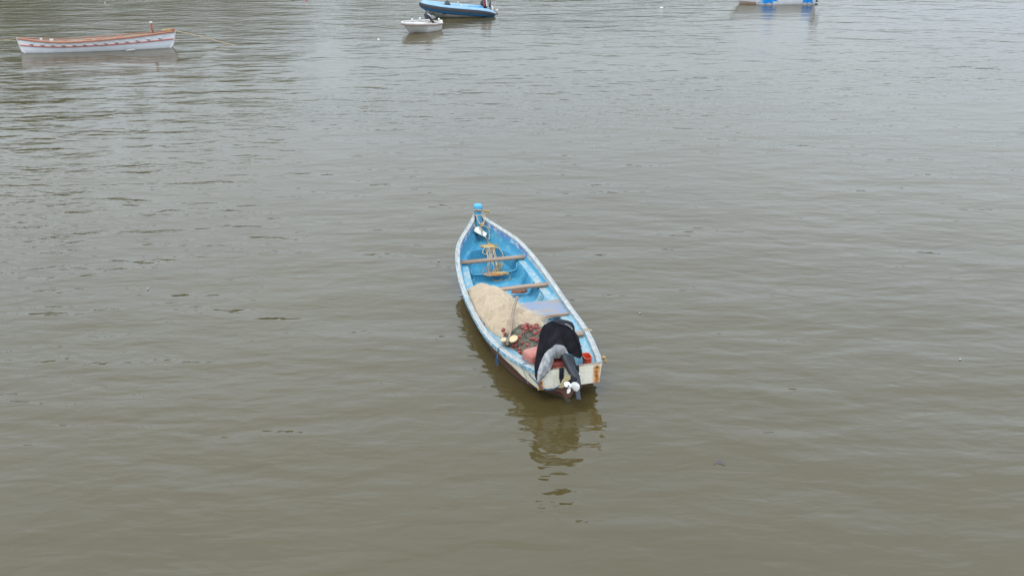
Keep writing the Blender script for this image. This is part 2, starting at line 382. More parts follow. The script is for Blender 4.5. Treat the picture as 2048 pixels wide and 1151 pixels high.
bank()

# ================================================================== the blue fishing boat
LEN = 6.34
HB = smooth_tab([(0, .54), (.32, .635), (.55, .683), (.78, .73), (1.0, .778), (1.25, .818), (1.48, .855), (1.71, .88), (2.0, .895), (2.4, .905), (2.87, .908), (3.34, .905), (3.8, .89), (4.27, .855), (4.73, .795), (5.2, .69), (5.43, .595), (5.66, .46), (5.89, .31), (6.1, .175), (6.34, .045)])
WL = smooth_tab([(0, .05), (.12, .13), (.25, .24), (.43, .40), (.79, .58), (1.17, .685), (1.64, .755), (2.2, .78), (3.0, .79), (3.8, .77), (4.5, .70), (5.0, .55), (5.5, .32), (6.0, .08), (6.34, .02)])
ZB = smooth_tab([(0, .275), (.5, .29), (.92, .305), (1.4, .28), (1.9, .25), (2.6, .225), (3.5, .225), (4.5, .29), (5.5, .42), (6.34, .55)])
def gz(u):
    t = max(0, min(1, u / LEN)); return .623 * (1-t) * (1-2*t) + 4 * .366 * t * (1-t) + .975 * t * (2*t-1)
hbf = lambda u: interp(HB, u)
def hull_prof(u):
    hb, g, wl, zb = hbf(u), gz(u), interp(WL, u), interp(ZB, u)
    e = np.interp(u, [0, 1.0, 1.8], [.10, .22, .55]); p = np.interp(u, [0, .3, 1.2, 2], [3.2, 2.2, 1.1, .9])
    zt = g - .055; vt = hb - .012; vb = wl + (vt - wl) * max(zb / zt, .05) ** e
    pts = []
    for k in range(4):
        z = zt + (zb - zt) * k / 3; pts.append((vb + (vt - vb) * (z - zb) / (zt - zb), z))
    for k in range(1, 6):
        s_ = 1 - k / 5; pts.append((wl + (vb - wl) * s_ ** p, zb * s_))
    kd = -.26 * min(1, 1 - .8 * max(0, (u - 5) / 1.34)); kd = kd if u > .6 else -.26 + .10 * (0.6 - u)
    for k in range(1, 4): pts.append((wl * (1 - k / 3) + .012 * (k == 3), kd * (k / 3) ** .7))
    r = []
    for v, z in pts:
        uu = u - .42 * max(0, (u - 4.6) / 1.74) ** 2 * (g - z); r.append((uu, v, z))
    return r
RZ = math.pi / 2 + ANG
BO = (ST.x, ST.y, 0)
boat = thing('fishing_boat', 'blue and cream open wooden fishing boat with brown bottom, moored in mid water', 'boat', BO, RZ)
US = [0, .06, .12, .2, .3, .43, .6, .8, 1.0, 1.25, 1.5, 1.8, 2.1, 2.5, 2.9, 3.3, 3.7, 4.1, 4.5, 4.8, 5.1, 5.35, 5.6, 5.8, 6.0, 6.15, 6.34]
b = MB()
R_, L_ = [], []
for u in US:
    q = hull_prof(u); L_.append([(a, v, z) for a, v, z in q]); R_.append([(a, -v, z) for a, v, z in q])
mf = lambda i, j: 0 if j < 3 else 1
b.grid(L_, mats=mf, flip=True); b.grid(R_, mats=mf)
q = hull_prof(0)[3:]                                    # brown closing face under the transom
b.add([(0, v, z) for a, v, z in q] + [(0, -v, z) for a, v, z in q[::-1]], [tuple(range(2 * len(q)))], 1)
q = hull_prof(6.34)
b.grid([[(a + .012, v, z) for a, v, z in q], [(a + .03, 0, z) for a, v, z in q]], 0); b.grid([[(a + .012, -v, z) for a, v, z in q], [(a + .03, 0, z) for a, v, z in q]], 0, flip=True)
b.build('hull', [M['cream'], M['brown']], boat, 40)
# stern keel shoe
MB().box((.02, .02, -.03), (.22, .09, .13), bev=.012).build('keel_shoe', M['brown'], boat)
# transom
b = MB(); T = .035
b.prism([(-.004, .532, .60), (-.004, .505, .275), (-.004, -.505, .275), (-.004, -.532, .60)], (-T, 0, 0))
b.build('transom', M['transom'], boat, 30)
b = MB(); b.box((-.010, 0, .601), (.058, 1.05, .008), bev=.003); b.build('transom_cap', M['pole'], boat)
b = MB(); b.box((-.040, 0, .505), (.004, 1.0, .004)); b.build('seam', M['cream'], boat)
for v, z in ((-.455, .555), (-.452, .405), (.462, .40)):
    MB().lathe([(0, .012), (.014, .010), (.021, .002), (.021, -.01)], (-.041, v, z), (-1, 0, 0), 8).build('bolt', M['rust'], boat)
# gunwales
us = list(np.linspace(-.02, 6.30, 64))
for sgn in (1, -1):
    rows = []
    for i, u in enumerate(us):
        h, g = hbf(max(u, 0)), gz(u); d = .004 * noise.noise((u * 3, sgn, 0))
        wd = .082 if u < 5.5 else max(.02, min(.082, h * .42))
        rows.append([(u, sgn * (h + .014 + d), g - .075), (u, sgn * (h + .016 + d), g - .030), (u, sgn * (h + .008), g - .006 + d), (u, sgn * (h - .018), g + .002 + d), (u, sgn * (h - .020), g - .004 + d), (u, sgn * (h - .023), g + .002 + d),
                     (u, sgn * (h - wd * .7), g + .001), (u, sgn * (h - wd), g - .008), (u, sgn * (h - wd), g - .04), (u, sgn * (h - .02), g - .075)])
    b = MB(); b.grid(rows, closed=True, flip=(sgn > 0), mats=lambda i, j: 1 if j in (0, 1) else 0)
    n = len(rows[0]); b.f.append(tuple(range(n))); b.m.append(0)
    b.build('gunwale', [M['rail'], M['railside']], boat, 50)
# stem head
b = MB(); b.box((6.30, -.02, .95), (.15, .115, .16), bev=.02); b.box((6.31, -.025, 1.085), (.165, .175, .14), bev=.04); b.box((6.20, -.005, .68), (.10, .10, .54), bev=.015)
b.build('stem_head', M['stemblue'], boat, 60)
# inner liner
ZL = smooth_tab([(0, .47), (.5, .43), (1, .385), (1.5, .33), (2, .285), (3, .25), (3.8, .27), (4.4, .33), (4.95, .395), (5.5, .40), (5.9, .42), (6.34, .48)])
WELL0, WELL1 = 4.84, 5.58
def liner_prof(u):
    h, g, zl = hbf(u), gz(u), interp(ZL, u); k = max(.0, min(1, (6.25 - u) / .5))
    a0 = h - .075 * (.4 + .6 * k); a1 = h - .085 * (.4 + .6 * k)
    lw = np.interp(u, [0, 4.3, 4.9, 5.5], [.16, .16, .13, .06]); dz = min(.11, (g - zl) * .5)
    lo = max(h - .10 - .12 * (g - zl), .02); li = max(lo - lw, .015)
    if u < WELL0: zf = float(np.interp(u, [0, .9], [.33, .045])); zf = min(zf, zl - .06); fl = max(li - .09, .01)
    else: zf = np.interp(u, [WELL0, WELL0 + .16, WELL1], [.185, .10, .12]); fl = max(li - .045, .01)
    if u >= WELL1 - .001: zf = zl + .012; fl = li * .6; 
    P = [(a0, g - .03), (a1, g - .03 - dz), (lo, zl + .012), (lo - .015, zl), (li + .012, zl - .002), (li, zl - .014)]
    if u >= WELL1 - .001: P += [(li * .8, zl + .004), (li * .6, zl + .01), (li * .4, zl + .014), (0, zl + .016)]
    else: P += [(li - (li - fl) * .5, zl - (zl - zf) * .6), (fl, zf + .02), (fl - .05 if fl > .1 else fl * .5, zf), (0, zf - .005)]
    return [(u, max(v, 0), z) for v, z in P]
def liner(us, name, mt):
    b = MB(); pr = [liner_prof(u) for u in us]
    mm = lambda i, j: 0 if j < 1 else (2 if j in (3, 4) and us[i] < WELL0 else 1)
    b.grid(pr, mats=mm); b.grid([[(a, -v, z) for a, v, z in r] for r in pr], mats=mm, flip=True)
    return b
b = liner([.03, .2, .4, .6, .8, 1.0, 1.3, 1.6, 2.0, 2.4, 2.8, 3.2, 3.4], 'l', 0)
b.build('side_lining', [M['railin'], M['lineraft'], M['ledge']], boat, 45)
liner([3.4, 3.7, 4.0, 4.3, 4.5, 4.7, WELL0 - .002], 'l', 0).build('side_lining', [M['railin'], M['liner'], M['ledge']], boat, 45)
b = liner([WELL0, WELL0 + .03, WELL0 + .08, WELL0 + .16, 5.05, 5.2, 5.35, 5.45, 5.53, WELL1 - .004], 'l', 0)
pa, pb = liner_prof(WELL0 - .003), liner_prof(WELL0)     # front wall of the well
for s_ in (1, -1):
    b.grid([[(a, s_ * v, z) for a, v, z in pa], [(a, s_ * v, z) for a, v, z in pb]], 1, flip=(s_ < 0))
pa, pb = liner_prof(WELL1 - .005), liner_prof(WELL1)
for s_ in (1, -1):
    b.grid([[(a, s_ * v, z) for a, v, z in pa], [(a, s_ * v, z) for a, v, z in pb]], 1, flip=(s_ < 0))
b.build('bow_well', [M['inwale'], M['liner']], boat, 45)
liner([WELL1, 5.7, 5.8, 5.9, 6.0, 6.1, 6.2, 6.27], 'l', 0).build('bow_platform', [M['inwale'], M['liner']], boat, 45)
# lip of the well
pr = liner_prof(WELL0); y0 = pr[7][1] + .02
MB().tube(crom([(WELL0 + .05, y0, .34), (WELL0 + .01, y0 - .02, .24), (WELL0, y0 - .10, .195), (WELL0 - .02, 0, .185), (WELL0, -y0 + .10, .195), (WELL0 + .01, -y0 + .02, .24), (WELL0 + .05, -y0, .34)], 5), .022, 8).build('well_lip', M['liner'], boat, 60)
# ribs
def rib(u, wdt, mt):
    pr = liner_prof(u)[4:]; th = .055; b = MB()
    path = [Vector((0, v, z)) for a, v, z in pr] + [Vector((0, -v, z)) for a, v, z in pr[::-1][1:]]
    cen = Vector((0, 0, .4)); rows = []
    for p in path:
        q = p + (cen - p).normalized() * th
        rows.append([(u - wdt / 2, p.y, p.z - .012), (u - wdt / 2 + .02, q.y, q.z), (u + wdt / 2 - .02, q.y, q.z), (u + wdt / 2, p.y, p.z - .01)])
    b.grid(rows); b.build('rib', mt, boat, 60)
for u, wdt, k in ((4.42, .16, 'liner'), (3.95, .10, 'liner'), (3.5, .14, 'lineraft'), (2.95, .1, 'lineraft'), (2.0, .12, 'liner'), (1.25, .12, 'liner')): rib(u, wdt, M[k])
# thwarts
def thwart(c, d, rz, mt, name='thwart', label=None):
    b = MB(); b.box(c, d, rz, bev=.008); o = b.build(name, mt, boat, 40)
    if label: o['label'] = label
thwart((4.95, 0, .435), (.125, 1.36, .045), -.02, M['wood'])
thwart((3.78, 0, .305), (.125, 1.62, .045), .0, M['wood'])
thwart((2.77, 0, .292), (.63, 1.60, .022), 0, M['woodp'], 'thwart', 'wide board with faded blue paint')
thwart((2.44, 0, .283), (.045, 1.60, .055), 0, M['wood'], 'thwart_edge')
thwart((1.45, -.02, .385), (.13, 1.42, .05), 0, M['wood'])
# stowage locker below the wide board
b = MB(); b.box((2.52, -.28, .15), (.04, .9, .2)); b.build('locker_front', M['liner'], boat)

# ------------------------------------------------------------------ things in the boat
def bthing(name, label, cat, u, v, z, group=None):
    p = ST + AX * u + PN * v
    o = thing(name, label, cat, (p.x, p.y, z), RZ, group)
    return o, Vector((u, v, z))
class BB(MB):
    """mesh written in boat coordinates, stored relative to a thing's own origin"""
    def bld(s, name, mats, th, smooth=35):
        o, org = th; s.v = [(a - org.x, c - org.y, d - org.z) for a, c, d in s.v]
        return s.build(name, mats, o, smooth)

# beige net: a heap with its own height field
def mound(poly, hts, base):
    def inside(u, v):
        c = False; n = len(poly)
        for i in range(n):
            (a, b_), (c_, d) = poly[i], poly[(i + 1) % n]
            if (b_ > v) != (d > v) and u < (c_ - a) * (v - b_) / (d - b_) + a: c = not c
        return c
    def edge(u, v):
        m = 9; n = len(poly)
        for i in range(n):
            a = Vector(poly[i]); b_ = Vector(poly[(i + 1) % n]); p = Vector((u, v)); ab = b_ - a
            t = max(0, min(1, (p - a).dot(ab) / ab.length_squared)); m = min(m, (p - a - ab * t).length)
        return m if inside(u, v) else -m
    def H(u, v, rough=.026):
        d = edge(u, v)
        if d <= 0: return None
        wsum = hsum = 0
        for (hu, hv, hh) in hts:
            w_ = 1 / ((hu - u) ** 2 + (hv - v) ** 2 + .02) ** 1.5; wsum += w_; hsum += w_ * hh
        top = hsum / wsum; k = min(1, d / .26); k = math.sqrt(max(0, 1 - (1 - k) ** 2))
        n_ = noise.noise((u * 4.2, v * 4.2, 1)) * rough + noise.noise((u * 10, v * 10, 2)) * rough * .45
        n_ += rough * 1.5 * (noise.ridged_multi_fractal((u * 2.2 + v * 1.2, v * 3.4 - u * .8, 4), 1, 2, 3, 1, 2) - 1.2)
        return base + (top - base) * k + n_ * k
    return H, inside, edge
def mound_mesh(bb, poly, H, edge, du=.035):
    U = [p[0] for p in poly]; V = [p[1] for p in poly]; cu, cv = sum(U) / len(U), sum(V) / len(V)
    P = [Vector(p) for p in poly]; ring = []
    sm = crom([(p.x, p.y, 0) for p in P], 6, True); rows = []
    for k in range(17):
        s_ = (1 - k / 16); s_ = s_ ** .8
        r = []
        for p in sm:
            u = cu + (p.x - cu) * s_ * .995; v = cv + (p.y - cv) * s_ * .995; h = H(u, v)
            r.append((u, v, h if h is not None else BASE))
        rows.append(r)
    low = [(cu + (a - cu) * .9, cv + (c - cv) * .9, d - .05) for a, c, d in rows[0]]
    bb.grid([low] + rows, closed=True)
def strands(bb, poly, H, inside, n, seg, step, wd, lift, wander, rng, mi=0, sides=0):
    U = [p[0] for p in poly]; V = [p[1] for p in poly]; k = 0
    while k < n:
        u, v = rng.uniform(min(U), max(U)), rng.uniform(min(V), max(V))
        if not inside(u, v): continue
        k += 1; a = rng.uniform(0, 6.28); pts = []; lf = lift * rng.random() ** 2; ph = rng.uniform(.4, 1.2)
        for s_ in range(seg):
            h = H(u, v)
            if h is None:
                break
            pts.append(Vector((u, v, h + .002 + lf * math.sin(ph * 3.1 * s_ / seg))))
            a += rng.gauss(0, wander); u += step * math.cos(a); v += step * math.sin(a)
        if len(pts) < 3: continue
        if sides: bb.tube(pts, wd, sides, mi, cap=False)
        else:
            rows = []
            for i, p in enumerate(pts):
                d = (pts[min(i + 1, len(pts) - 1)] - pts[max(i - 1, 0)]); e = d.cross(Vector((rng.gauss(0, .3), rng.gauss(0, .3), 1)))
                e = e.normalized() * wd if e.length > 1e-8 else Vector((wd, 0, 0)); rows.append([p - e, p + e])
            bb.grid(rows, mi)
rng = random.Random(11)
BASE = .24
npoly = [(3.86, .76), (3.88, .50), (3.70, .22), (3.30, .08), (3.02, .04), (2.72, -.02), (2.50, -.18), (2.25, -.26), (2.04, -.14), (1.92, .12), (1.80, .40), (1.76, .58), (1.95, .69), (2.35, .77), (2.8, .825), (3.2, .815), (3.6, .80)]
nh = [(3.65, .5, .50), (3.4, .3, .52), (3.5, .72, .46), (3.2, .5, .57), (2.9, .5, .62), (2.9, .78, .50), (2.5, .5, .60), (2.5, .1, .48), (2.3, -.1, .42), (2.1, .5, .52), (1.95, .3, .46), (1.85, .65, .44), (2.4, .78, .46)]
NH, nin, ned = mound(npoly, nh, BASE)
net = bthing('fishing_net', 'heap of beige monofilament fishing net piled along the port side of the blue boat', 'fishing net', 2.6, .4, .28)
bb = BB(); mound_mesh(bb, npoly, NH, ned); bb.bld('net_heap', M['net'], net, 80)
bb = BB(); strands(bb, npoly, NH, nin, 5200, 7, .028, .0011, .028, .5, rng); 
for k in range(550):                                    # loose ends spilling over the thwart side
    i = rng.randrange(2, 8); t = rng.random(); p = Vector(npoly[i]).lerp(Vector(npoly[i + 1]), t); p += Vector((rng.gauss(0, .03), .05 + rng.gauss(0, .03)))
    h = NH(p.x, p.y) or .30; z1_ = .312; pts = []; a = rng.uniform(3.6, 5.4); L2 = rng.uniform(.08, .24)
    for q in range(6):
        s_ = q / 5; pts.append(Vector((p.x + math.cos(a) * L2 * s_, p.y + math.sin(a) * L2 * s_, max(z1_, h + .006 - (h - z1_) * min(1, s_ * 1.5)) + .003 * rng.random()))); a += rng.gauss(0, .3)
    rows = [[q - Vector((.0012, 0, 0)), q + Vector((.0012, 0, 0))] for q in pts]; bb.grid(rows)
tag(bb.bld('net_strands', M['netfib'], net, 0), kind='stuff')
# dark net with red floats
gpoly = [(2.05, .0), (1.98, .35), (1.80, .66), (1.45, .70), (1.15, .61), (.95, .52), (.80, .3), (.95, -.02), (1.4, -.25), (1.8, -.22)]
gh = [(1.75, .2, .50), (1.75, -.1, .47), (1.5, .3, .50), (1.3, .2, .47), (1.3, .5, .40), (1.05, .45, .36), (1.75, .5, .46)]
BASE = .16
GH, gin, ged = mound(gpoly, gh, BASE)
gnet = bthing('fishing_net', 'grey green fishing net strung with red floats, heaped behind the outboard motor', 'fishing net', 1.45, .2, .16)
bb = BB(); mound_mesh(bb, gpoly, GH, ged); bb.bld('net_heap', M['gnet'], gnet, 80)
bb = BB()
strands(bb, gpoly, GH, gin, 420, 16, .035, .0042, .02, .28, rng, 0, 4); strands(bb, gpoly, GH, gin, 70, 30, .035, .0055, .03, .13, rng, 1, 4); tag(bb.bld('net_strands', [M['gfib'], M['gfib2']], gnet, 60), kind='stuff')
fl = [(500,65),(630,72),(622,106),(545,92),(440,108),(485,130),(552,138),(455,175),(690,132),(658,158),(610,187),(310,130),(205,195),(395,235),(372,272),(590,262),(550,262),(632,282),(435,315),(350,350),(510,345),(405,397),(318,352),(460,450),(395,445),(660,268),(470,92),(585,108),(180,140),(345,300),(690,205),(300,400)]
fmesh = None
for k, (x, y) in enumerate(fl):
    px, py = Z3(x, y); hit = None
    for i in range(80):
        z = .75 - i * .008; q = bz(px, py, z); h = GH(q.x, q.y, .02)
        if h is None and NH(q.x, q.y, .02): h = NH(q.x, q.y, .02)
        if h is not None and z <= h + .012: hit = q; break
    if hit is None: hit = bz(px, py, .36)
    if fmesh is None:
        mb = MB().lathe([(.008, -.033), (.022, -.031), (.030, -.022), (.032, 0), (.030, .022), (.022, .031), (.008, .033)], seg=9)
        o = mb.build('float', M['float'], gnet[0], 60); fmesh = o.data
    else:
        o = bpy.data.objects.new('float', fmesh); C.objects.link(o); o.parent = gnet[0]
    o.location = hit - gnet[1] + Vector((0, 0, .012)); o.rotation_euler = (rng.uniform(-.9, .9), rng.uniform(.6, 2.2), rng.uniform(0, 3.1))
    s_ = rng.uniform(.88, 1.12); o.scale = (s_, s_, s_)
# pole with cream flaps leaning on the beige net
pt = bz(*Z2(685, 150), .685); pb_ = Vector((1.34, .655, .43)); pt0 = bz(*Z2(604, 540), .46)
pole = bthing('wooden_pole', 'crooked wooden pole lying on the beige net with a cream blade at its foot', 'pole', pt0.x, pt0.y, .40)
mid = (pt0 + pt) / 2 + Vector((0, 0, .03)); mid.y += .012
bb = BB(); bb.tube(crom([pt0, (pt0 + mid) / 2 + Vector((0, -.012, 0)), mid, (mid + pt) / 2 + Vector((0, .012, 0)), pt], 5), [.020 + .010 * k / 20 for k in range(21)], 8); bb.bld('shaft', M['pole'], pole, 60)
bb = BB(); q = bz(*Z3(235, 330), .40)
bb.tube([pt0 + Vector((0.06, 0, .02)), pt0, q], [.026, .034, .028], 8); bb.bld('shaft_foot', M['pole'], pole, 60)
def lobe(cx, cy, rx, ry, z, tilt):
    pts = []
    for k in range(14):
        a = 2 * math.pi * k / 14; x = rx * math.cos(a); y = ry * math.sin(a); ct, s_ = math.cos(tilt), math.sin(tilt)
        pts.append(bz(*Z3(cx + x * ct - y * s_, cy + x * s_ + y * ct), z - .0004 * y * 0))
    bb = BB(); bb.prism(pts[::-1], (0, 0, .012)); bb.bld('blade_lobe', M['creamplastic'], pole, 30)
lobe(318, 254, 62, 42, .50, -.5); lobe(188, 266, 46, 26, .47, -.2)
bb = BB(); bb.tube(crom([pt0 + Vector((.03, .035, .01)), pt0 + Vector((.03, 0, .04)), pt0 + Vector((.03, -.035, .0)), pt0 + Vector((.05, 0, -.035))], 4, True), .008, 5); bb.bld('lashing', M['ropegrey'], pole, 60)
# faded pink jerrycan
can = bthing('jerrycan', 'faded pink plastic jerrycan under the left edge of the black motor cover', 'jerrycan', .74, .37, .14)
bb = BB(); bb.box((.72, .33, .40), (.34, .38, .34), .25, bev=.05, taper=(.9, .9)); bb.bld('body', M['pink'], can, 50)
bb = BB(); bb.tube(crom([(.64, .27, .56), (.66, .27, .60), (.76, .25, .60), (.78, .25, .56)], 4), .014, 6); bb.bld('handle', M['pink'], can, 60)
bb = BB(); bb.lathe([(0, .04), (.03, .04), (.03, 0)], (.82, .24, .56), seg=10); bb.bld('cap', M['red'], can, 40)
# red fuel tank behind the transom
tank = bthing('fuel_tank', 'red plastic fuel tank behind the transom under the tilted outboard', 'fuel tank', .20, .13, .32)
bb = BB(); bb.box((.20, .14, .49), (.24, .40, .34), 0, bev=.04); bb.bld('body', M['ltred'], tank, 50)
bb = BB(); bb.lathe([(0, .03), (.035, .03), (.035, -.01)], (.2, .2, .66), seg=10); bb.bld('cap', M['black'], tank, 40)
# orange-red tub at the starboard corner
tub = bthing('plastic_tub', 'bright orange red open plastic tub in the starboard stern corner', 'tub', .36, -.40, .36)
bb = BB()
def tubring(x, y, z, r=.03): return [(.25 + a * .8, -.385 + c * .78, z) for a, c in ((x, y - r), (x - r, y), (-x + r, y), (-x, y - r), (-x, -y + r), (-x + r, -y), (x - r, -y), (x, -y + r))]
bb.grid([tubring(.10, .06, .45), tubring(.12, .075, .60), tubring(.13, .085, .605), tubring(.13, .085, .615), tubring(.115, .07, .615), tubring(.09, .05, .47)], closed=True)
bb.f.append(tuple(range(40, 48))); bb.m.append(0); bb.f.append(tuple(range(0, 8))[::-1]); bb.m.append(0)
bb.bld('tub_body', M['red'], tub, 30)

# ------------------------------------------------------------------ outboard motor, tilted up and turned
om = bthing('outboard_motor', 'dark outboard motor tilted up on the transom with a white propeller', 'outboard motor', -.03, .06, .55)
z3u = lambda x, y, u: bu(*Z3(x, y), u)
A, B_, C_, G = z3u(1018, 490, .0), z3u(1092, 645, -.14), z3u(1165, 785, -.29), z3u(1178, 900, -.43)
bb = BB(); bb.tube(crom([A + Vector((.16, .0, .10)), A, B_, C_, G], 5), [.06] * 5 + [.072] * 5 + [.074] * 5 + [.062] * 5 + [.05], 10, flat=.7); bb.bld('leg', M['motor'], om, 60)
bb = BB(); bb.tube([z3u(1080, 470, .03), z3u(1130, 600, -.08), z3u(1150, 690, -.13)], [.05, .045, .02], 8); bb.bld('exhaust_relief', M['motor'], om, 60)
pax = Vector((-.50, .72, .44)).normalized()
hub = G + pax * .19
bb = BB(); bb.tube([G - pax * .12, G - pax * .07, G, G + pax * .08, G + pax * .14], [.012, .045, .056, .055, .045], 10); bb.bld('gearcase', M['motor'], om, 60)
tip = z3u(1215, 1075, -.60); ldir = (tip - G).normalized()
sw = pax
bb = BB(); q = [G + sw * .05, G - sw * .07, tip - sw * .035 , tip + sw * .045 - ldir * .01, (G + tip) / 2 + sw * .055]
bb.prism(q, ldir.cross(sw).normalized() * .02); bb.bld('skeg', M['skeg'], om, 20)
bb = BB(); bb.box(z3u(1110, 815, -.30), (.16, .12, .13), .3, bev=.03); bb.bld('lower_housing', M['black'], om, 50)
pl_ = [(1088, 742), (1040, 745), (985, 800), (948, 872), (958, 918), (985, 915), (1003, 852), (1085, 800)]
bb = BB(); bb.prism([z3u(x, y, -.34) for x, y in pl_], (-.014, .0, .008)); bb.bld('cavitation_plate', M['creamplastic'], om, 30)
prop = BB(); prop.lathe([(0, .05), (.022, .048), (.030, .04), (.036, -.02), (.036, -.06)], hub, pax, 12); prop = prop.bld('propeller', M['prop'], om, 50)
bb = BB(); bb.lathe([(0, .012), (.012, .010), (.014, 0)], hub + pax * .05, pax, 8); pn = bb; 
ex = pax.cross(Vector((0, 0, 1))).normalized(); ey = ex.cross(pax).normalized()
def blade(ang, R, wd):
    d = ex * math.cos(ang) + ey * math.sin(ang); e = pax.cross(d); pts = []
    rows = []
    for k in range(9):
        t = k / 8; r = .026 + (R - .026) * t; ww = wd * math.sin(math.pi * min(1, .16 + .80 * t)) ** .7
        tw = 1.0 - .5 * t
        ax_ = e * math.cos(tw * .55) + pax * math.sin(tw * .55)
        rows.append([hub + d * r + ax_ * ww * s_ + pax * .012 * (1 - s_ * s_) for s_ in (-1, -.5, 0, .5, 1)])
    bb = BB(); bb.grid(rows); bb.grid([[Vector(p) - pax * .008 for p in r] for r in rows], flip=True)
    n = 5
    o = bb.bld('blade', M['prop'], om, 60)
    o.parent = prop
# image-right blade, image-left blade, lower blade
for a_ in (5, 165, 275): blade(rad(a_), .165 if a_ == 165 else .12, .076 if a_ == 165 else .045)
pn = pn.bld('prop_nut', M['motor'], om, 50); pn.parent = prop
bb = BB(); bb.box((-.055, .135, .53), (.03, .07, .20), bev=.008); bb.box((-.06, .135, .42), (.02, .045, .12), bev=.006); bb.bld('clamp_bracket', M['motor'], om, 30)
bb = BB(); bb.box((-.055, -.12, .55), (.03, .06, .17), bev=.008); bb.bld('clamp_bracket', M['motor'], om, 30)
bb = BB(); bb.tube(crom([z3u(943, 775, -.05), z3u(958, 762, -.05), z3u(978, 772, -.05), z3u(960, 788, -.05)], 4, True), .006, 5); bb.bld('clamp_ring', M['motor'], om, 60)
bb = BB(); bb.tube([(-.06, -.14, .5), (-.08, -.15, .50), (-.09, -.15, .44)], .008, 6); bb.bld('clamp_screw', M['clearline'], om, 60)
bb = BB(); bb.box((.28, .04, .98), (.30, .28, .38), 0, bev=.1, M=Matrix.Rotation(rad(-12), 3, 'Y')); bb.bld('cowling', M['motor'], om, 60)

# black cover over the cowling
cov = bthing('motor_cover', 'black cloth cover with silver lining draped over the outboard motor', 'motor cover', .4, .05, .62)
V3 = lambda *p: Vector(p)
z3c = lambda x, y, u: z3u(x, y, u * .24 if u > 0 else u)
apex = z3c(830, 12, .56)
D = [
 [z3c(890,100,.47), z3c(885,200,.32), z3c(890,270,.2), z3c(895,322,.12)],
 [z3c(810,110,.46), z3c(790,230,.32), z3c(772,340,.2), z3c(758,425,.12)],
 [z3c(765,120,.46), z3c(735,290,.3), z3c(710,430,.17), z3c(695,535,.07)],
 [z3c(738,115,.47), z3c(690,330,.28), z3c(655,520,.06), z3c(645,690,-.055)],
 [z3c(722,108,.5), z3c(664,350,.30), z3c(606,640,-.03), z3c(628,815,-.085)],
 [z3c(716,100,.55), z3c(668,330,.45), z3c(630,540,.36), z3c(618,640,.30)],
 [V3(.30,.14,1.24), V3(.45,.16,1.0), V3(.60,.17,.7), V3(.70,.18,.5)],
 [V3(.36,.06,1.25), V3(.55,.04,1.0), V3(.72,.02,.7), V3(.80,.02,.5)],
 [V3(.30,-.12,1.22), V3(.45,-.20,1.0), V3(.56,-.26,.7), V3(.60,-.28,.5)],
 [z3c(1075,95,.52), z3c(1165,200,.45), z3c(1232,350,.4), z3c(1243,470,.36)],
 [z3c(1045,100,.47), z3c(1130,230,.35), z3c(1200,390,.27), z3c(1215,512,.20)],
 [z3c(1000,95,.46), z3c(1075,240,.3), z3c(1115,380,.2), z3c(1135,488,.14)],
 [z3c(955,92,.46), z3c(1010,220,.3), z3c(1040,330,.2), z3c(1058,438,.12)],
 [z3c(920,92,.465), z3c(950,200,.31), z3c(980,285,.2), z3c(1005,345,.11)]]
nd = len(D)
cols = [crom([apex] + d, 7) for d in D]                  # each column runs apex -> hem
rows = []
for i in range(len(cols[0])):
    rows.append(crom([c[i] for c in cols], 9, True))
cc = Vector((.25, .05, .8)); R2 = []
for i, r in enumerate(rows):
    rr = []; t = i / (len(rows) - 1)
    for j, p in enumerate(r):
        a = 2 * math.pi * j / len(r); d = (p - cc); d.normalize()
        f_ = noise.ridged_multi_fractal((math.cos(a) * 2.2, math.sin(a) * 2.2, t * .7), 1, 2, 3, 1, 2) - 1.0
        g_ = noise.noise((p.x * 9, p.y * 9, p.z * 9))
        f_ += .5 * (noise.ridged_multi_fractal((p.x * 5, p.y * 5 + p.z * 2, p.z * 2), 1, 2, 3, 1, 2) - 1)
        rr.append(p + d * (.024 * f_ * min(1, t * 3) + .016 * g_ * min(1, t * 3)))
    R2.append(rr)
bb = BB(); bb.grid(R2, closed=True)
bb.grid([[p - (p - cc).normalized() * .006 for p in r] for r in R2[6:]], closed=True, flip=True)
cover_o = bb.bld('cover_cloth', M['black'], cov, 70)
# silver lining showing below the raised front edge
ptop = [z3c(1058,438,.14), z3c(1005,345,.13), z3c(895,322,.14), z3c(830,370,.13), z3c(758,425,.14), z3c(695,535,.05), z3c(645,690,-.06), z3c(632,812,-.09)]
pbot = [z3c(1046,462,.12), z3c(985,492,.10), z3c(925,512,.085), z3c(872,522,.05), z3c(845,600,-.03), z3c(812,672,-.075), z3c(735,765,-.085), z3c(648,862,-.09)]
ct, cb = crom(ptop, 7), crom(pbot, 7); rows = []
for k in range(13):
    t = k / 12; r = []
    for j, (p, q) in enumerate(zip(ct, cb)):
        m_ = p.lerp(q, t); out_ = math.sin(math.pi * t) * .025
        fold = .012 * math.sin(j * 1.1 + 1.5 * noise.noise((j * .3, t * 2, 0))) * t + .010 * noise.noise((j * .55, t * 4, 7))
        r.append(m_ + Vector((-1, 0, .2)) * (out_ + fold))
    rows.append(r)
bb = BB(); bb.grid(rows); bb.grid([[p + Vector((.005, 0, 0)) for p in r] for r in rows], flip=True)
bb.bld('lining', M['silver'], cov, 70)
bb = BB(); bb.tube(crom(list(ct), 1), .005, 5); bb.bld('hem', M['black'], cov, 60)
for P in ([(1005,62,.50), (1040,72,.50), (1085,108,.495), (1100,130,.48)], [(1222,345,.385), (1224,370,.38), (1214,400,.365)]):
    bb = BB(); bb.tube(crom([z3c(*p) + Vector((-.02, -.008, .02)) for p in P], 4), .009, 5); bb.bld('lining_edge', M['silver'], cov, 60)

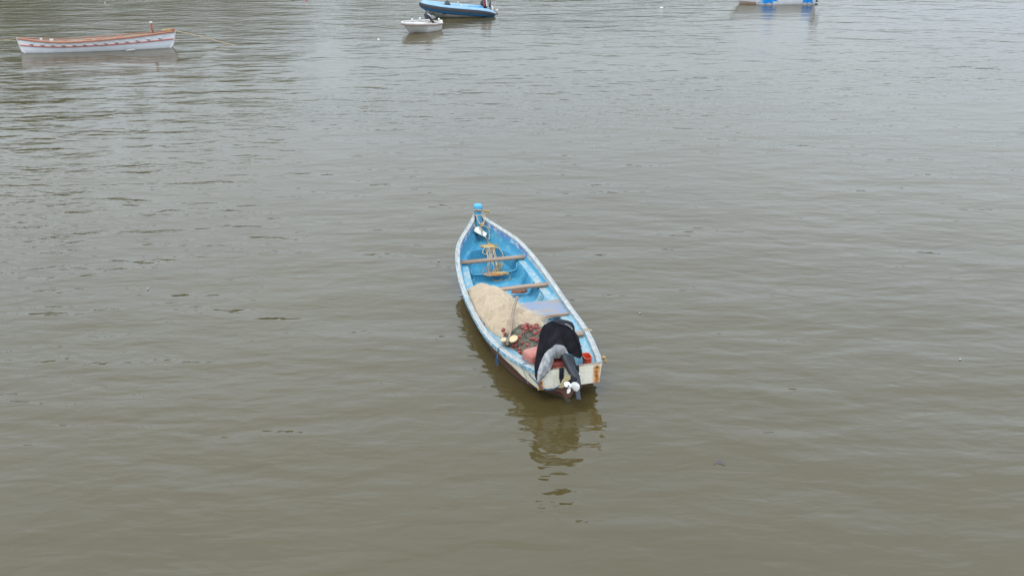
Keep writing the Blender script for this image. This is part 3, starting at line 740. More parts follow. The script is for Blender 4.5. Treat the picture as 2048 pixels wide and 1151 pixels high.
# ------------------------------------------------------------------ ropes and the white block
def rope_thing(name, label, cat, parts, mats, rs):
    p0 = Vector(parts[0][0]); th = bthing(name, label, cat, p0.x, p0.y, p0.z)
    return th
def rp(th, pts, r, m, name='strand', n=6, seg=5):
    bb = BB(); bb.tube(crom(pts, n), r, seg); return bb.bld(name, m, th, 60)
z1z = lambda x, y, z: bz(*Z1(x, y), z)
z1u = lambda x, y, u: bu(*Z1(x, y), u)
# anchor line from the stem head down to the pile on the well floor
al = bthing('anchor_rope', 'tan anchor rope hanging from the stem head over the first thwart into the bow well', 'rope', 5.6, .1, .41)
rp(al, [z1u(450,208,6.22), z1u(480,200,6.2), z1u(520,204,6.2), z1u(545,212,6.24)], .012, M['rope'], 'turn')
rp(al, [z1u(455,215,6.22), z1u(490,212,6.18), z1u(530,214,6.2), z1u(540,205,6.26)], .012, M['handle'], 'turn')
rp(al, [z1u(480,255,6.17), z1u(482,290,6.12), z1u(500,330,6.08), z1u(525,360,6.03)], .011, M['rope'])
rp(al, [z1u(562,255,6.14), z1u(562,300,6.1), z1u(548,335,6.06), z1u(530,360,6.03)], .010, M['rope'])
rp(al, [z1u(460,262,6.15), z1u(510,258,6.14), z1u(560,256,6.14)], .010, M['rope'])
rp(al, [z1u(520,270,6.15), z1u(527,310,6.1), z1u(528,355,6.05)], .007, M['ropegrey'])
rp(al, [z1u(545,365,6.0), z1u(590,385,5.96), z1u(608,430,5.92), z1u(610,480,5.86), z1u(595,505,5.82)], .009, M['rope'])
rp(al, [z1u(515,350,6.02), z1u(528,345,6.01), z1u(535,360,6.0), z1u(522,372,6.0), z1u(514,360,6.01)], .016, M['ropey'], 'knot')
rp(al, [z1u(572,485,5.84), z1z(585,520,.45), z1z(610,545,.45), z1z(640,560,.45)], .012, M['ropey'])
rp(al, [z1u(575,490,5.84), z1z(590,530,.45), z1z(605,560,.44)], .010, M['rope'])
for k in range(13):                                     # hank lying on the edge of the platform
    y = 560 + rng.uniform(0, 28); x0 = rng.uniform(512, 570); x1 = rng.uniform(630, 698)
    rp(al, [z1z(x0, y + rng.uniform(-6, 6), .43 + .02 * rng.random()), z1z((x0 + x1) / 2, y + rng.uniform(-9, 9), .45), z1z(x1, y + rng.uniform(-6, 6), .43 + .02 * rng.random())], .010, M['ropey'] if k % 3 else M['rope'], 'hank_turn', 4)
xs = [(575, 590, 560), (590, 600, 600), (605, 612, 605), (618, 622, 650), (628, 636, 610), (640, 660, 672), (648, 668, 690), (655, 640, 650), (660, 672, 665)]
for (x0, x1, x2) in xs:
    j = lambda a: rng.uniform(-a, a)
    rp(al, [z1z(x0, 585, .44), z1u(x0 + 3 + j(5), 625, 5.52), z1u(x1 + j(9), 690, 5.28), z1u((x1 + x2) / 2 + 6 + j(12), 770, 5.1), z1z(x2 + j(8), 832, .16)], .0068, M['rope'])
rp(al, [z1z(570,585,.44), z1u(545,610,5.53), z1u(540,640,5.45), z1u(570,655,5.42), z1u(600,625,5.47), z1z(605,590,.45)], .0085, M['rope'], 'loop')
rp(al, [z1z(690,585,.44), z1u(715,605,5.53), z1u(740,640,5.42), z1u(748,680,5.34)], .0085, M['rope'], 'loop')
rp(al, [z1z(545,835,.16), z1z(550,805,.17), z1u(590,780,5.1), z1u(610,745,5.13)], .0085, M['rope'], 'loop')
rp(al, [z1z(650,830,.15), z1z(690,800,.18), z1u(690,765,5.1), z1u(735,750,5.1), z1u(748,775,5.06), z1z(715,810,.16), z1z(665,835,.15)], .012, M['ropey'], 'loop')
rp(al, [z1z(680,820,.16), z1z(705,790,.18), z1u(700,765,5.1), z1u(725,760,5.1), z1z(690,815,.18)], .012, M['ropey'], 'loop')
rp(al, [z1z(640,885,.10), z1z(645,915,.06), z1z(690,930,.06), z1z(728,915,.06), z1z(730,885,.09)], .008, M['rope'], 'loop')
rp(al, [z1z(815,870,.13), z1z(820,895,.08), z1z(800,915,.06), z1z(760,920,.06)], .006, M['rope'], 'loop')
ry = bthing('rope_pile', 'pile of yellow and orange rope lying on the lip of the bow well', 'rope', 4.95, .05, .13)
for k in range(34):
    x0 = rng.uniform(520, 700); L2 = rng.uniform(60, 160); y0 = rng.uniform(838, 876); z0 = .17 + .045 * rng.random()
    pts = [z1z(min(x0 + L2 * t, 835), y0 + rng.uniform(-9, 9) - 6 * (x0 + L2 * t > 740), z0 + .012 * rng.uniform(-1, 1)) for t in (0, .33, .66, 1)]
    cx = x0 + L2 / 2
    rp(ry, pts, .010, M['ropeo'] if (cx < 690 and rng.random() < .75) else M['ropey'], 'rope_turn', 4)
wb = bthing('foam_block', 'chipped white foam block hung on rope under the stem head', 'foam block', 6.02, .05, .5)
fb = [(450,415),(470,378),(505,372),(530,400),(560,425),(584,440),(568,478),(530,462),(480,435)]
bb = BB(); bb.prism([z1u(x, y, 5.98 - .0009 * (y - 400)) for x, y in fb], (.10, 0, -.045)); bb.bld('block', M['foam'], wb, 20)
bb = BB(); bb.tube(crom([z1u(520,370,5.97), z1u(535,400,5.95), z1u(530,430,5.93), z1u(538,470,5.9)], 4), .009, 5); bb.bld('lashing', M['ropegrey'], wb, 60)
bb = BB(); bb.tube(crom([z1u(500,375,5.97), z1u(520,405,5.95), z1u(550,415,5.93)], 4), .008, 5); bb.bld('lashing', M['ropey'], wb, 60)
# frayed yellow tails at the stem head, at the starboard rail and at the stern corner
def tails(label, px0, ends, u, zoomf, m, r=.009):
    p0 = bu(*zoomf(*px0), u); th = bthing('rope_tie', label, 'rope', p0.x, p0.y, p0.z)
    for e in ends:
        pts = [p0 + Vector((rng.uniform(-.01, .01), rng.uniform(-.01, .01), rng.uniform(-.01, .01)))]
        for x, y in e: pts.append(bu(*zoomf(x, y), u + rng.uniform(-.03, .03)))
        rp(th, pts, r, m, 'tail', 5)
    return th
tails('frayed orange rope tail sticking out beside the blue stem head', (540, 215), [[(570, 225), (600, 222), (612, 232)], [(560, 215), (590, 212), (605, 205)], [(570, 222), (598, 226), (590, 238)], [(580, 218), (610, 218)], [(575, 215), (600, 205), (597, 214)]], 6.3, Z1, M['ropey'])
tails('yellow rope knot tied through the starboard gunwale beside the motor cover', (1290, 440), [[(1275, 430), (1262, 445), (1280, 452)], [(1310, 432), (1335, 445), (1350, 447)], [(1300, 430), (1322, 436), (1345, 437)], [(1275, 450), (1268, 460)], [(1300, 440), (1325, 437), (1335, 450)]], 1.55, Z2, M['rope'], .007)
tails('frayed yellow rope end knotted at the starboard stern corner', (1430, 690), [[(1445, 680), (1465, 690), (1455, 700)], [(1450, 700), (1470, 715), (1475, 727)], [(1445, 690), (1462, 705), (1460, 735)], [(1440, 680), (1450, 672), (1465, 680)], [(1450, 690), (1460, 690), (1450, 683)]], -.02, Z2, M['ropey'], .010)
# blue ropes
brp = bthing('rope', 'frayed blue rope tail hanging down the port side of the hull', 'rope', 1.15, .80, .45)
p0 = Vector((1.20, hbf(1.2) + .025, gz(1.2) - .06))
for k in range(5):
    x = k * .030 - .06
    rp(brp, [p0 + Vector((-.0, .0, .07)), p0 + Vector((x * .3, .014, -.06)), p0 + Vector((x + .02 * (-1) ** k, .02 + .01 * (k % 2), -.14)), p0 + Vector((x * 1.1, .018, -.20 - .03 * (k % 3)))], .007, M['ropeb'], 'strand', 4)
rp(brp, [p0 + Vector((0, 0, -.02)), p0 + Vector((0, -.01, .075)), p0 + Vector((.01, -.06, .088)), p0 + Vector((.02, -.13, .07))], .007, M['ropegrey'], 'lashing', 4)
brs = bthing('rope', 'slack blue rope along the foot of the transom to the propeller leg', 'rope', -.06, .4, .3)
rp(brs, [z3u(520,700,.25), z3u(540,745,.18), z3u(590,800,.08), z3u(640,850,-.05), z3u(690,900,-.055), z3u(740,930,-.08), z3u(820,942,-.1), z3u(890,915,-.15), z3u(950,880,-.32)], .009, M['ropeb'], 'strand', 6)
lsh = bthing('rope', 'thin grey lashing wound round the port gunwale near the stern', 'rope', .4, .66, .57)
for u in (.32, .36):
    h, g = hbf(u), gz(u)
    rp(lsh, [(u, h + .022, g - .08), (u, h + .022, g - .02), (u + .01, h - .02, g + .010), (u + .02, h - .085, g + .004)], .005, M['ropegrey'], 'turn', 4)
rp(lsh, [(.32, hbf(.32) + .022, gz(.32) - .08), (.25, hbf(.25) + .01, gz(.25) - .2), (.2, hbf(.2) + .0, gz(.2) - .3)], .005, M['ropegrey'], 'tail', 4)
# brown lump of bait netting on the floor below the second thwart
lump = bthing('net_bundle', 'small reddish brown bundle of netting on the floor under the second thwart', 'net bundle', 3.62, -.2, .05)
lc = z1z(912, 1022, .10); bb = BB(); rows = []
for i in range(7):
    t = i / 6; r = .16 * math.cos(t * 1.5) ** .7
    rows.append([lc + Vector((r * .8 * math.cos(a) * (1 + .12 * noise.noise((a * 2, t, 5))), r * math.sin(a) * (1 + .15 * noise.noise((a * 2, t, 9))), -.05 + .13 * math.sin(t * 1.5))) for a in [k * 2 * math.pi / 18 for k in range(18)]])
bb.grid(rows, closed=True); bb.bld('bundle', mat('red_brown_netting', (.30, .13, .08), .9, (.16, .07, .05), 25, .4, .65, bump=.01, bscale=60), lump, 60)

# ================================================================== far boats
def frame_from(pa, pb, z=0):
    """origin and heading of a boat whose stern waterline is at pixel pa and bow waterline at pixel pb"""
    a, b_ = atz(*pa, z), atz(*pb, z); d = b_ - a
    return a, math.atan2(d.y, d.x), d.length
def shell(b, us, prof, mats, flip0=True):
    L_ = [prof(u) for u in us]; R_ = [[(x, -y, z) for x, y, z in r] for r in L_]
    b.grid(L_, mats=mats, flip=True); b.grid(R_, mats=mats)
# ---- white pulling boat
o0, hd, Lw = frame_from((47, 105.5), (343, 95))
wh = thing('rowing_boat', 'long white double ended rowing boat with orange gunwale and a short orange post', 'boat', o0, hd)
WLn = Lw
def whp(u):
    t = u / WLn; h = max(.03, .44 * (1 - abs(2 * t - 1) ** 2.6) ** .8); g = .46 + .25 * max(0, (t - .3) / .7) ** 1.5 + .17 * max(0, (.3 - t) / .3) ** 1.7
    return h, g
def wh_prof(u):
    h, g = whp(u); t = u / WLn; e = abs(2 * t - 1) ** 6; s_ = 1 if t > .5 else -1; r = []
    for k in range(9):
        q = k / 8; z = g * (1 - q) - .18 * q * q; v = max(.012, h * (1 - .35 * q ** 1.6 - .3 * q ** 6))
        if k == 8: v = .012
        over = s_ * e * ((.22 if s_ > 0 else .12) * (z / g) ** .6 if z > 0 else 2.5 * z)
        r.append((u + over, v, z))
    return r
us = [WLn * (.5 - .5 * math.cos(math.pi * k / 36)) for k in range(37)]
b = MB(); shell(b, us, wh_prof, lambda i, j: 0); 
b.build('hull', M['white'], wh, 50)
def wh_pt(u, frac, off=0):
    r = wh_prof(u); z0, z1 = r[0][2], 0; z = z0 * frac
    for k in range(8):
        if r[k][2] >= z >= r[k + 1][2]:
            s_ = (r[k][2] - z) / (r[k][2] - r[k + 1][2]); return Vector((r[k][0] + s_ * (r[k+1][0] - r[k][0]), r[k][1] + s_ * (r[k+1][1] - r[k][1]) + off, z))
    return Vector(r[0])
for sg in (1, -1):
    fl_ = lambda p: Vector((p.x, sg * p.y, p.z))
    rows = []
    for u in us:
        p = wh_pt(u, 1, .02); rows.append([fl_(p + Vector((0, .012, -.062))), fl_(p + Vector((0, .02, -.015))), fl_(p + Vector((0, 0, .012))), fl_(p + Vector((0, min(-.02, -.07), .012))), fl_(p + Vector((0, -.07, -.04)))])
    MB().grid(rows, flip=sg > 0).build('gunwale', M['orange'], wh, 60)
    MB().tube([fl_(wh_pt(u, .52, .012)) for u in us[1:-1]], .024, 6).build('rub_strake', M['redline'], wh, 60)
    nL = 13
    for k in range(nL):
        u0 = WLn * (.04 + .92 * k / nL); u1 = WLn * (.04 + .92 * (k + 1) / nL); pts = []
        for s_ in range(7):
            t = s_ / 6; pts.append(fl_(wh_pt(u0 + (u1 - u0) * t, .94 - .30 * math.sin(math.pi * t) , .022)))
        MB().tube(pts, .006, 4).build('lifeline_loop', M['greyrope'], wh, 60)
        um = (u0 + u1) / 2; p = wh_pt(um, .63, .035)
        MB().tube([fl_(p + Vector((-.065, 0, .018))), fl_(p + Vector((.065, 0, -.014)))], .018, 6).build('grab_handle', M['handle'], wh, 60)
b = MB()
rows = []
for u in us: 
    h, g = whp(u); rows.append([(u, max(h - .06, .005), g - .02), (u, max(h * .8 - .06, .004), g * .45), (u, 0, g * .3), (u, -max(h * .8 - .06, .004), g * .45), (u, -max(h - .06, .005), g - .02)])
b.grid(rows); b.build('inside_planking', M['inside'], wh, 60)
for t in (.2, .34, .48, .62, .76):
    h, g = whp(WLn * t); MB().box((WLn * t, 0, g - .10), (.2, 2 * h - .14, .03)).build('thwart', M['inside'], wh)
for t in (.28, .45, .52, .66): 
    h, g = whp(WLn * t); MB().box((WLn * t, -.1, g - .02), (.26, .12, .08), .3, bev=.02).build('crutch_block', M['orange'], wh)
h, g = whp(WLn * .88); MB().box((WLn * .885, 0, g + .20), (.085, .085, .46), M=Matrix.Rotation(rad(-4), 3, 'Y'), bev=.01).build('post', M['orange'], wh)
MB().box((WLn * .882, 0, g + .44), (.12, .12, .06), bev=.02).build('post_cap', M['whitew'], wh)
for t in (.14, .205, .215):
    h, g = whp(WLn * t); MB().box((WLn * t, -h + .08, g + .05), (.09, .05, .11), bev=.02).build('rowlock', M['whitew'], wh)
for (t0, t1, sgn) in ((1.0, .985, 1), (0, .012, -1)):       # stem and stern posts
    q = wh_prof(WLn * (1 if sgn > 0 else 0)); MB().tube([(x + sgn * .02, 0, z) for x, y, z in q], .035, 6).build('stem_post' if sgn > 0 else 'stern_post', M['whitew'], wh, 60)
MB().prism([(WLn * .70, -.46, .03), (WLn * .755, -.48, .08), (WLn * .76, -.44, .02)], (0, -.07, -.01)).build('waterline_wedge', M['whitew'], wh, 0)  # unidentified off-white wedge at the waterline
bowp = wh_pt(WLn, 1); MB().box((bowp.x - .05, 0, bowp.z + .05), (.16, .07, .1), bev=.02).build('stem_cap', M['orange'], wh)
def W(p): return wh_matrix @ Vector(p)
wh_matrix = Matrix.Translation(o0) @ Matrix.Rotation(hd, 4, 'Z')
def mooring(label, pts, r, m):
    p0 = Vector(pts[0]); o = MB(); o.tube([Vector(p) - p0 for p in crom(pts, 8)], r, 5); o = o.build('mooring_rope', m, None, 60); o.location = p0
    return tag(o, label, 'rope')
bw = W((bowp.x, 0, bowp.z))
mooring('thin yellowish mooring rope running from the white rowing boat\'s bow into the water', [bw, atz(405, 74, .38), atz(440, 84, .12), atz(472, 91, -.02)], .018, M['rope'])
sp = W((-.08, 0, whp(0)[1]))
mooring('thin mooring rope running left from the white rowing boat\'s stern', [sp, atz(15, 79.5, .45), atz(-25, 84, .3), atz(-80, 92, -.02)], .011, M['rope'])
MB_ = MB(); MB_.tube(crom([(-.1, .0, .03), (.1, -.05, .06), (.25, .06, .05), (.05, .09, .08), (-.2, .04, .06), (0, -.06, .09)], 5), .022, 6)
k = MB_.build('rope_coil', M['ropey'], None, 60); k.location = W((bowp.x - .32, 0, bowp.z - .03)); k.rotation_euler = (0, 0, hd); tag(k, 'yellow rope coiled on the bow of the white rowing boat', 'rope')

# ---- a small far outboard
def far_motor(label, pos, rz, tilt, s, stripe):
    th = thing('outboard_motor', label, 'outboard motor', pos, rz)
    R = Matrix.Rotation(tilt, 3, 'Y'); f_ = lambda p: R @ (Vector(p) * s)
    b = MB(); b.box(f_((0, 0, .42)), (.46 * s, .30 * s, .36 * s), bev=.08 * s, M=R, taper=(.8, .85)); b.build('cowling', M['grey'], th, 60)
    b = MB()
    for y in (-.152, .152): b.box(f_((.0, y, .42)), (.07 * s, .012, .30 * s), M=R @ Matrix.Rotation(.3, 3, 'Y'))
    b.build('white_stripe', M['whitew'], th)
    if stripe:
        b = MB()
        for y in (-.152, .152): b.box(f_((.12, y, .40)), (.05 * s, .012, .28 * s), M=R @ Matrix.Rotation(.3, 3, 'Y'))
        b.build('red_stripe', M['redgraphic'], th)
    b = MB(); b.tube([f_((0, 0, .25)), f_((-.02, 0, -.1)), f_((-.04, 0, -.5))], [.09 * s, .075 * s, .05 * s], 8); b.build('leg', M['grey'], th, 60)
    b = MB(); b.tube([f_((.12, 0, -.42)), f_((-.04, 0, -.42)), f_((-.2, 0, -.42))], [.015 * s, .055 * s, .04 * s], 8); b.build('gearcase', M['grey'], th, 60)
    b = MB()
    for k in range(3):
        a = k * 2.094; d = Vector((0, math.cos(a), math.sin(a))); e = Vector((.5, -math.sin(a), math.cos(a)))
        b.add([f_(Vector((-.2, 0, -.42)) + q) for q in (d * .03 - e * .02, d * .12 - e * .05, d * .14 + e * .03, d * .03 + e * .02)], [(0, 1, 2, 3)])
    b.build('propeller', M['whitew'], th)
    return th
# ---- blue inflatable
o0, hd, Lr = frame_from((984, 30.5), (864, 35.0))
hd_v = Vector((math.cos(hd), math.sin(hd), 0)); Lr = 4.05
rb = thing('inflatable_boat', 'blue rigid inflatable boat with black rubbing band, lying beyond the white dinghy', 'boat', o0, hd)
def rib_path():
    P = [(-.05, .50, .12), (.5, .54, .22), (1.2, .55, .30), (2.0, .55, .39), (2.7, .52, .48), (3.15, .42, .56), (3.45, .24, .62), (3.56, 0, .65)]
    P = P + [(x, -y, z) for x, y, z in P[:-1][::-1]]
    return crom(P, 5)
path = rib_path(); n = len(path); rows = []; RT = .215
for i, p in enumerate(path):
    t = (path[min(i + 1, n - 1)] - path[max(i - 1, 0)]).normalized(); a = t.cross(Vector((0, 0, 1))).normalized(); bb_ = Vector((0, 0, 1))
    k = min(i, n - 1 - i); rr = RT * (.35 + .65 * min(1, k / 4) ** .6)
    # a points outwards for this winding
    if a.dot(Vector((p.x - 1.5, p.y * 3, 0))) < 0: a = -a
    rows.append([p + (a * math.cos(q) + bb_ * math.sin(q)) * rr for q in [2 * math.pi * j / 20 for j in range(20)]])
def ribm(i, j):
    ang = (j + .5) * 18
    return 1 if 198 < ang or ang < 0 and False else 0
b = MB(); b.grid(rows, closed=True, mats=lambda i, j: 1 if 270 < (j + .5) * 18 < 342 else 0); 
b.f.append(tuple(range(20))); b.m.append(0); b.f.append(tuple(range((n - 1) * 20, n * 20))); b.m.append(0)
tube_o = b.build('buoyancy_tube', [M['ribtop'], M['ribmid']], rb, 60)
rows = []
for i, p in enumerate(path):
    t = (path[min(i + 1, n - 1)] - path[max(i - 1, 0)]).normalized(); a = t.cross(Vector((0, 0, 1))).normalized()
    if a.dot(Vector((p.x - 1.5, p.y * 3, 0))) < 0: a = -a
    k = min(i, n - 1 - i); rr = RT * (.35 + .65 * min(1, k / 4) ** .6); dn = math.radians(-14 * max(0, 1 - k / 8))
    rows.append([p + (a * math.cos(q + dn) + Vector((0, 0, 1)) * math.sin(q + dn)) * (rr + e) for q, e in ((rad(-19), 0), (rad(-15), .03), (rad(8), .035), (rad(30), .03), (rad(34), 0))])
MB().grid(rows).build('rubbing_band', M['ribblk'], rb, 60)
def ribhull(u):
    t = u / 3.6; u *= 1.075; t = u / 3.55; h = .50 * (1 - max(0, (t - .55) / .45) ** 2) + .005; zt = .14 + .36 * t ** 1.5; zk = -.22 + .60 * max(0, (t - .6) / .4) ** 1.8
    return [(u, h, zt), (u, h * .82, zt - (zt - zk) * .45), (u, .01, zk)]
b = MB(); shell(b, [0, .5, 1, 1.5, 1.9, 2.3, 2.6, 2.85, 3.05, 3.2, 3.3], ribhull, lambda i, j: 0 if j == 0 else 1); b.build('hull', [M['whitew'], M['algae']], rb, 40)
MB().box((1.4, 0, .20), (2.6, .8, .03)).build('floor', M['grey'], rb)
MB().box((.05, 0, .3), (.06, .84, .36), bev=.01).build('transom', M['whitew'], rb)
MB().box((.85, 0, .36), (.7, .7, .2), bev=.05).build('seat', M['ribmid'], rb, 50)
for y in (-.34, .34): MB().tube([(.28, y, .2), (.22, y, .85), (.2, y * .9, 1.15)], .018, 6).build('frame_pole', M['clearline'], rb, 60)
MB().tube([(.2, -.31, 1.15), (.2, .31, 1.15)], .018, 6).build('frame_bar', M['clearline'], rb, 60)
for x, y in ((1.7, .5), (1.7, -.5)): MB().box((x, y, .59), (.05, .04, .14), bev=.01).build('cleat', M['whitew'], rb)
def RW(p): return Matrix.Translation(o0) @ Matrix.Rotation(hd, 4, 'Z') @ Vector(p)
bag = thing('bag', 'dark bag lying on the bow of the blue inflatable boat', 'bag', RW((2.35, 0, .50)), hd)
b = MB(); b.box((0, 0, .13), (.34, .4, .22), bev=.08, taper=(.75, .8)); b.build('bag_body', M['ribblk'], bag, 60)
MB().tube(crom([(-.1, 0, .22), (0, 0, .30), (.1, 0, .22)], 4), .02, 6).build('handle', M['ribblk'], bag, 60)
far_motor('grey outboard motor with white and red stripes on the stern of the blue inflatable', RW((.42, .0, .16)), hd, rad(-12), 1.2, True)
tag(MB().lathe([(0, .09), (.05, .08), (.075, 0), (.05, -.07), (0, -.08)], seg=10).build('buoy', M['whitew'], None, 60), 'small white buoy floating at the stern of the blue inflatable', 'buoy').location = atz(994, 22, .1)
# ---- white dinghy
dst = atz(871, 57.5); dbw = atz(819, 66.0)
o0 = dst; hd = math.atan2(dbw.y - dst.y, dbw.x - dst.x); LD = (dbw - dst).length
dg = thing('dinghy', 'small white dinghy with a brown rub rail lying in front of the blue inflatable', 'dinghy', o0, hd)
HDt = smooth_tab([(0, .50), (LD * .3, .62), (LD * .55, .64), (LD * .75, .56), (LD * .88, .42), (LD * .96, .24), (LD, .10)])
def dpr(u):
    t = u / LD; h = interp(HDt, u); g = .32 + .16 * t ** 1.7; r = []
    e = max(0, (t - .55) / .45)
    for k in range(8):
        q = k / 7; z = g * (1 - q) - .14 * q * (1 - .6 * e); v = max(.012, h * (1 - .12 * q - .65 * e ** .7 * q - .25 * q ** 4 - .1 * e * q ** 3)) if k < 7 else .012
        r.append((u + .36 * e ** 2 * (z / g), v, z))
    return r
us = [LD * k / 18 for k in range(19)]
b = MB(); shell(b, us, dpr, lambda i, j: 0)
for u, fl2 in ((0, False), (LD, True)):
    q = dpr(u); f = [(x, y, z) for x, y, z in q] + [(x, -y, z) for x, y, z in q[::-1]]; b.add(f, [tuple(range(len(f)))])
b.build('hull', M['whitew'], dg, 40)
loop = [Vector((dpr(u)[0][0], dpr(u)[0][1] + .02, dpr(u)[0][2])) for u in us]; loop = loop + [Vector((p.x, -p.y, p.z)) for p in loop[::-1]]
MB().tube([p + Vector((0, 0, -.03)) for p in loop] + [loop[0] + Vector((0, 0, -.03))], .032, 6).build('rub_rail', M['brownline'], dg, 60)
MB().tube([p + Vector((0, 0, .02)) for p in loop] + [loop[0] + Vector((0, 0, .02))], .035, 6).build('gunwale', M['whitew'], dg, 60)
rows = [[(dpr(u)[0][0], dpr(u)[0][1] - .03, dpr(u)[0][2] - .02), (dpr(u)[4][0], max(.005, dpr(u)[4][1] - .05), dpr(u)[4][2] + .02), (dpr(u)[4][0], 0, dpr(u)[4][2]), (dpr(u)[4][0], -max(.005, dpr(u)[4][1] - .05), dpr(u)[4][2] + .02), (dpr(u)[0][0], -dpr(u)[0][1] + .03, dpr(u)[0][2] - .02)] for u in us]
MB().grid(rows).build('inside_lining', M['whitew'], dg, 60)
MB().box((LD * .5, 0, .33), (.28, 1.12, .04), bev=.01).build('thwart', M['whitew'], dg)
MB().box((LD * .93, .1, .61), (.10, .07, .11), bev=.03).build('fender', M['white'], dg, 60)
for x, y in ((LD * .02, .3), (LD * .3, -.55)): MB().box((x, y, .47), (.08, .07, .12), bev=.02).build('fender', M['white'], dg, 60)
def DW(p): return Matrix.Translation(o0) @ Matrix.Rotation(hd, 4, 'Z') @ Vector(p)
far_motor('dark outboard motor with a pale stripe tilted up on the white dinghy', DW((.18, -.1, .42)), hd, rad(38), .82, False)
mooring('dark mooring rope trailing on the water behind the white dinghy', [atz(881, 58.5, .004), atz(910, 56, .006), atz(950, 53, .006), atz(1000, 50, .004)], .014, M['handle'])
k = MB().tube(crom([(0, 0, 0), (.08, .03, -.04), (.17, .0, -.06), (.22, .05, -.03), (.12, .06, -.01)], 4), .03, 6).build('rope_coil', M['foam'], None, 60); k.location = DW((-.05, .22, .40)); k.rotation_euler = (0, 0, hd + math.pi)
tag(k, 'pale rope bundle hanging over the stern of the white dinghy', 'rope')
# ---- white speedboat at the top edge
o0, hd, LS = frame_from((1622, 5.6), (1480, 6.6))
sb = thing('speedboat', 'white speedboat with blue splash graphics cut off by the top edge', 'boat', o0, hd)
def spr(u):
    t = u / LS; h = .78 * (1 - max(0, (t - .5) / .5) ** 2.2) + .01; g = .62 + .22 * t ** 1.5; e = max(0, (t - .6) / .4) ** 2; r = []
    for q in (0, .3, .6, .86, 1.0, 1.25):
        z = g * (1 - q) + .02 * e - (.0 if q < 1.1 else .0); r.append((u + .62 * e * z / g, max(.01, h * (1 - .12 * q - .25 * max(0, q - .8) - .3 * e * q)), z))
    r.append((u, .01, -.3 + .26 * e)); return r
us = [LS * k / 20 for k in range(21)]
b = MB(); shell(b, us, spr, lambda i, j: 0 if j < (3 if us[i] > LS * .78 else 4) or us[i] < LS * .3 else 1)
q = spr(0); f = [(x, y, z) for x, y, z in q] + [(x, -y, z) for x, y, z in q[::-1]]; b.add(f, [tuple(range(len(f)))])
b.build('hull', [M['white'], M['tan']], sb, 40)
rows = [[(spr(u)[0][0], spr(u)[0][1], spr(u)[0][2]), (spr(u)[0][0], spr(u)[0][1] * .8, spr(u)[0][2] + .06), (spr(u)[0][0], 0, spr(u)[0][2] + (.10 if u > LS * .55 else -.25)), (spr(u)[0][0], -spr(u)[0][1] * .8, spr(u)[0][2] + .06), (spr(u)[0][0], -spr(u)[0][1], spr(u)[0][2])] for u in us]
MB().grid(rows).build('deck', M['white'], sb, 40)
def splash(uc, wd_, n_, seed):
    r_ = random.Random(seed); pts = []
    for k in range(n_ * 2):
        a = 2 * math.pi * k / (n_ * 2); rr = (1 if k % 2 == 0 else .62) * r_.uniform(.8, 1.15)
        uu = uc + wd_ * rr * math.cos(a); zz = .30 + .36 * rr * math.sin(a) * .9
        uu = max(0.02, uu); zz = max(.03, min(.6, zz)); q = spr(uu); y = float(np.interp(-zz, [-p[2] for p in q[:5]], [p[1] for p in q[:5]])); pts.append(Vector((uu, y + .014, zz)))
    for sgn in (1, -1):
        MB().add([(p.x, sgn * p.y, p.z) for p in pts] + [(uc, sgn * (np.interp(-.34, [-p[2] for p in spr(uc)[:5]], [p[1] for p in spr(uc)[:5]]) + .03), .34)], [(k, (k + 1) % len(pts), len(pts)) if sgn > 0 else ((k + 1) % len(pts), k, len(pts)) for k in range(len(pts))]).build('blue_splash', M['blueinkk'], sb, 0)
splash(LS * .66, .62, 9, 2); splash(LS * .11, .42, 8, 5)
MB().prism([(LS * .62, -.55, .80), (LS * .62, .55, .80), (LS * .54, .5, 1.12), (LS * .54, -.5, 1.12)], (-.02, 0, 0)).build('windscreen', M['grey'], sb, 0)
far_motor('dark outboard leg at the stern of the white speedboat', Matrix.Translation(o0) @ Matrix.Rotation(hd, 4, 'Z') @ Vector((-.18, 0, .62)), hd, rad(-8), 1.2, False)

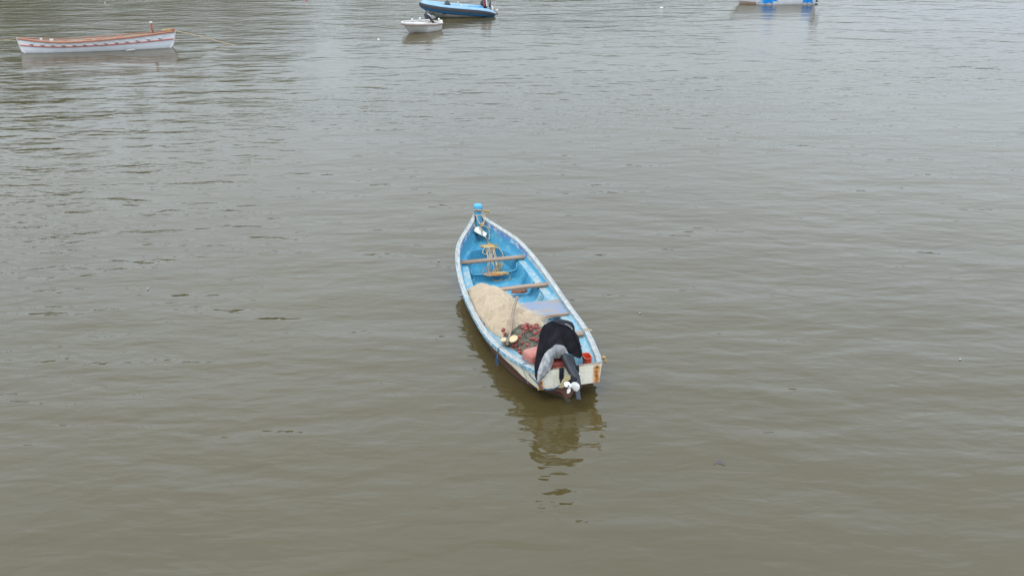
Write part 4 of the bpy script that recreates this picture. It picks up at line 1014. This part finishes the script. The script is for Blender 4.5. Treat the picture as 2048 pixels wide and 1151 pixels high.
# ---- buoys and floating litter
def buoy(label, px, py, r, m, m2):
    th = thing('buoy', label, 'buoy', atz(px, py), 0, 'small buoys floating among the moored boats')
    MB().lathe([(0, -.5 * r), (.8 * r, -.3 * r), (r, .1 * r), (.85 * r, .55 * r), (.4 * r, .8 * r)], seg=12).build('float', m, th, 60)
    MB().lathe([(.42 * r, .72 * r), (.38 * r, 1.0 * r), (0, 1.05 * r)], seg=10).build('cap', m2, th, 60)
buoy('small orange and white buoy floating left of the white speedboat', 1323, 17, .10, M['whitew'], M['ropey'])
buoy('small pale bottle float on the water left of the white dinghy', 757, 80, .06, M['whitew'], M['whitew'])
buoy('tiny pale green buoy near the top edge above the white rowing boat', 210, 7, .055, M['algae'], M['whitew'])
buoy('tiny red float at the top edge left of the blue inflatable', 613, 2.5, .07, M['redgraphic'], M['whitew'])
def scrap(label, px, py, sx, sy, m, seed, name='litter_scrap', cat='litter'):
    sx *= .62; sy *= .62
    r_ = random.Random(seed); n_ = 9; pts = []
    for k in range(n_):
        a = 2 * math.pi * k / n_; q = r_.uniform(.65, 1.1); pts.append((sx * q * math.cos(a), sy * q * math.sin(a), .004 + .012 * r_.random()))
    o = MB().prism(pts, (0, 0, .01)).build(name, m, None, 0); o.location = atz(px, py); o.rotation_euler = (0, 0, r_.uniform(-.6, .6))
    return tag(o, label, cat, 'litter scraps floating on the water')
scrap('small curled white scrap close to the blue boat\'s port bow', 877, 522, .022, .05, M['scrapm'], 2)
scrap('cream litter scrap on the left water below the middle of the frame edge', 296, 578, .035, .03, M['scrapm'], 3)
scrap('tiny white scrap just right of the blue boat\'s starboard rail', 1280, 627, .028, .03, M['scrapm'], 4)
scrap('flat white litter scrap alone near the right edge', 1920, 719, .05, .025, M['scrapm'], 6)
# curled dark leaf at lower right
o = thing('leaf', 'curled dark leaf floating in the lower right water', 'leaf', atz(1440, 932), .3)
rows = []
for k in range(9):
    t = k / 8; wv = .035 * math.sin(math.pi * (.08 + .9 * t)); a = 2.2 * t
    rows.append([Vector((.07 * math.cos(a), .09 * math.sin(a) - s_ * wv * .3, .006 + .028 * math.sin(math.pi * t) * (.5 + .5 * s_))) + Vector((math.cos(a), math.sin(a), 0)) * wv * s_ for s_ in (-1, 0, 1)])
MB().grid(rows).build('blade', mat('dark_leaf', (.07, .06, .06), .6, (.04, .035, .03), 20), o, 60)
MB().tube([rows[-1][1], rows[-1][1] + Vector((-.03, -.01, .006))], .004, 5).build('stalk', M['handle'], o, 60)
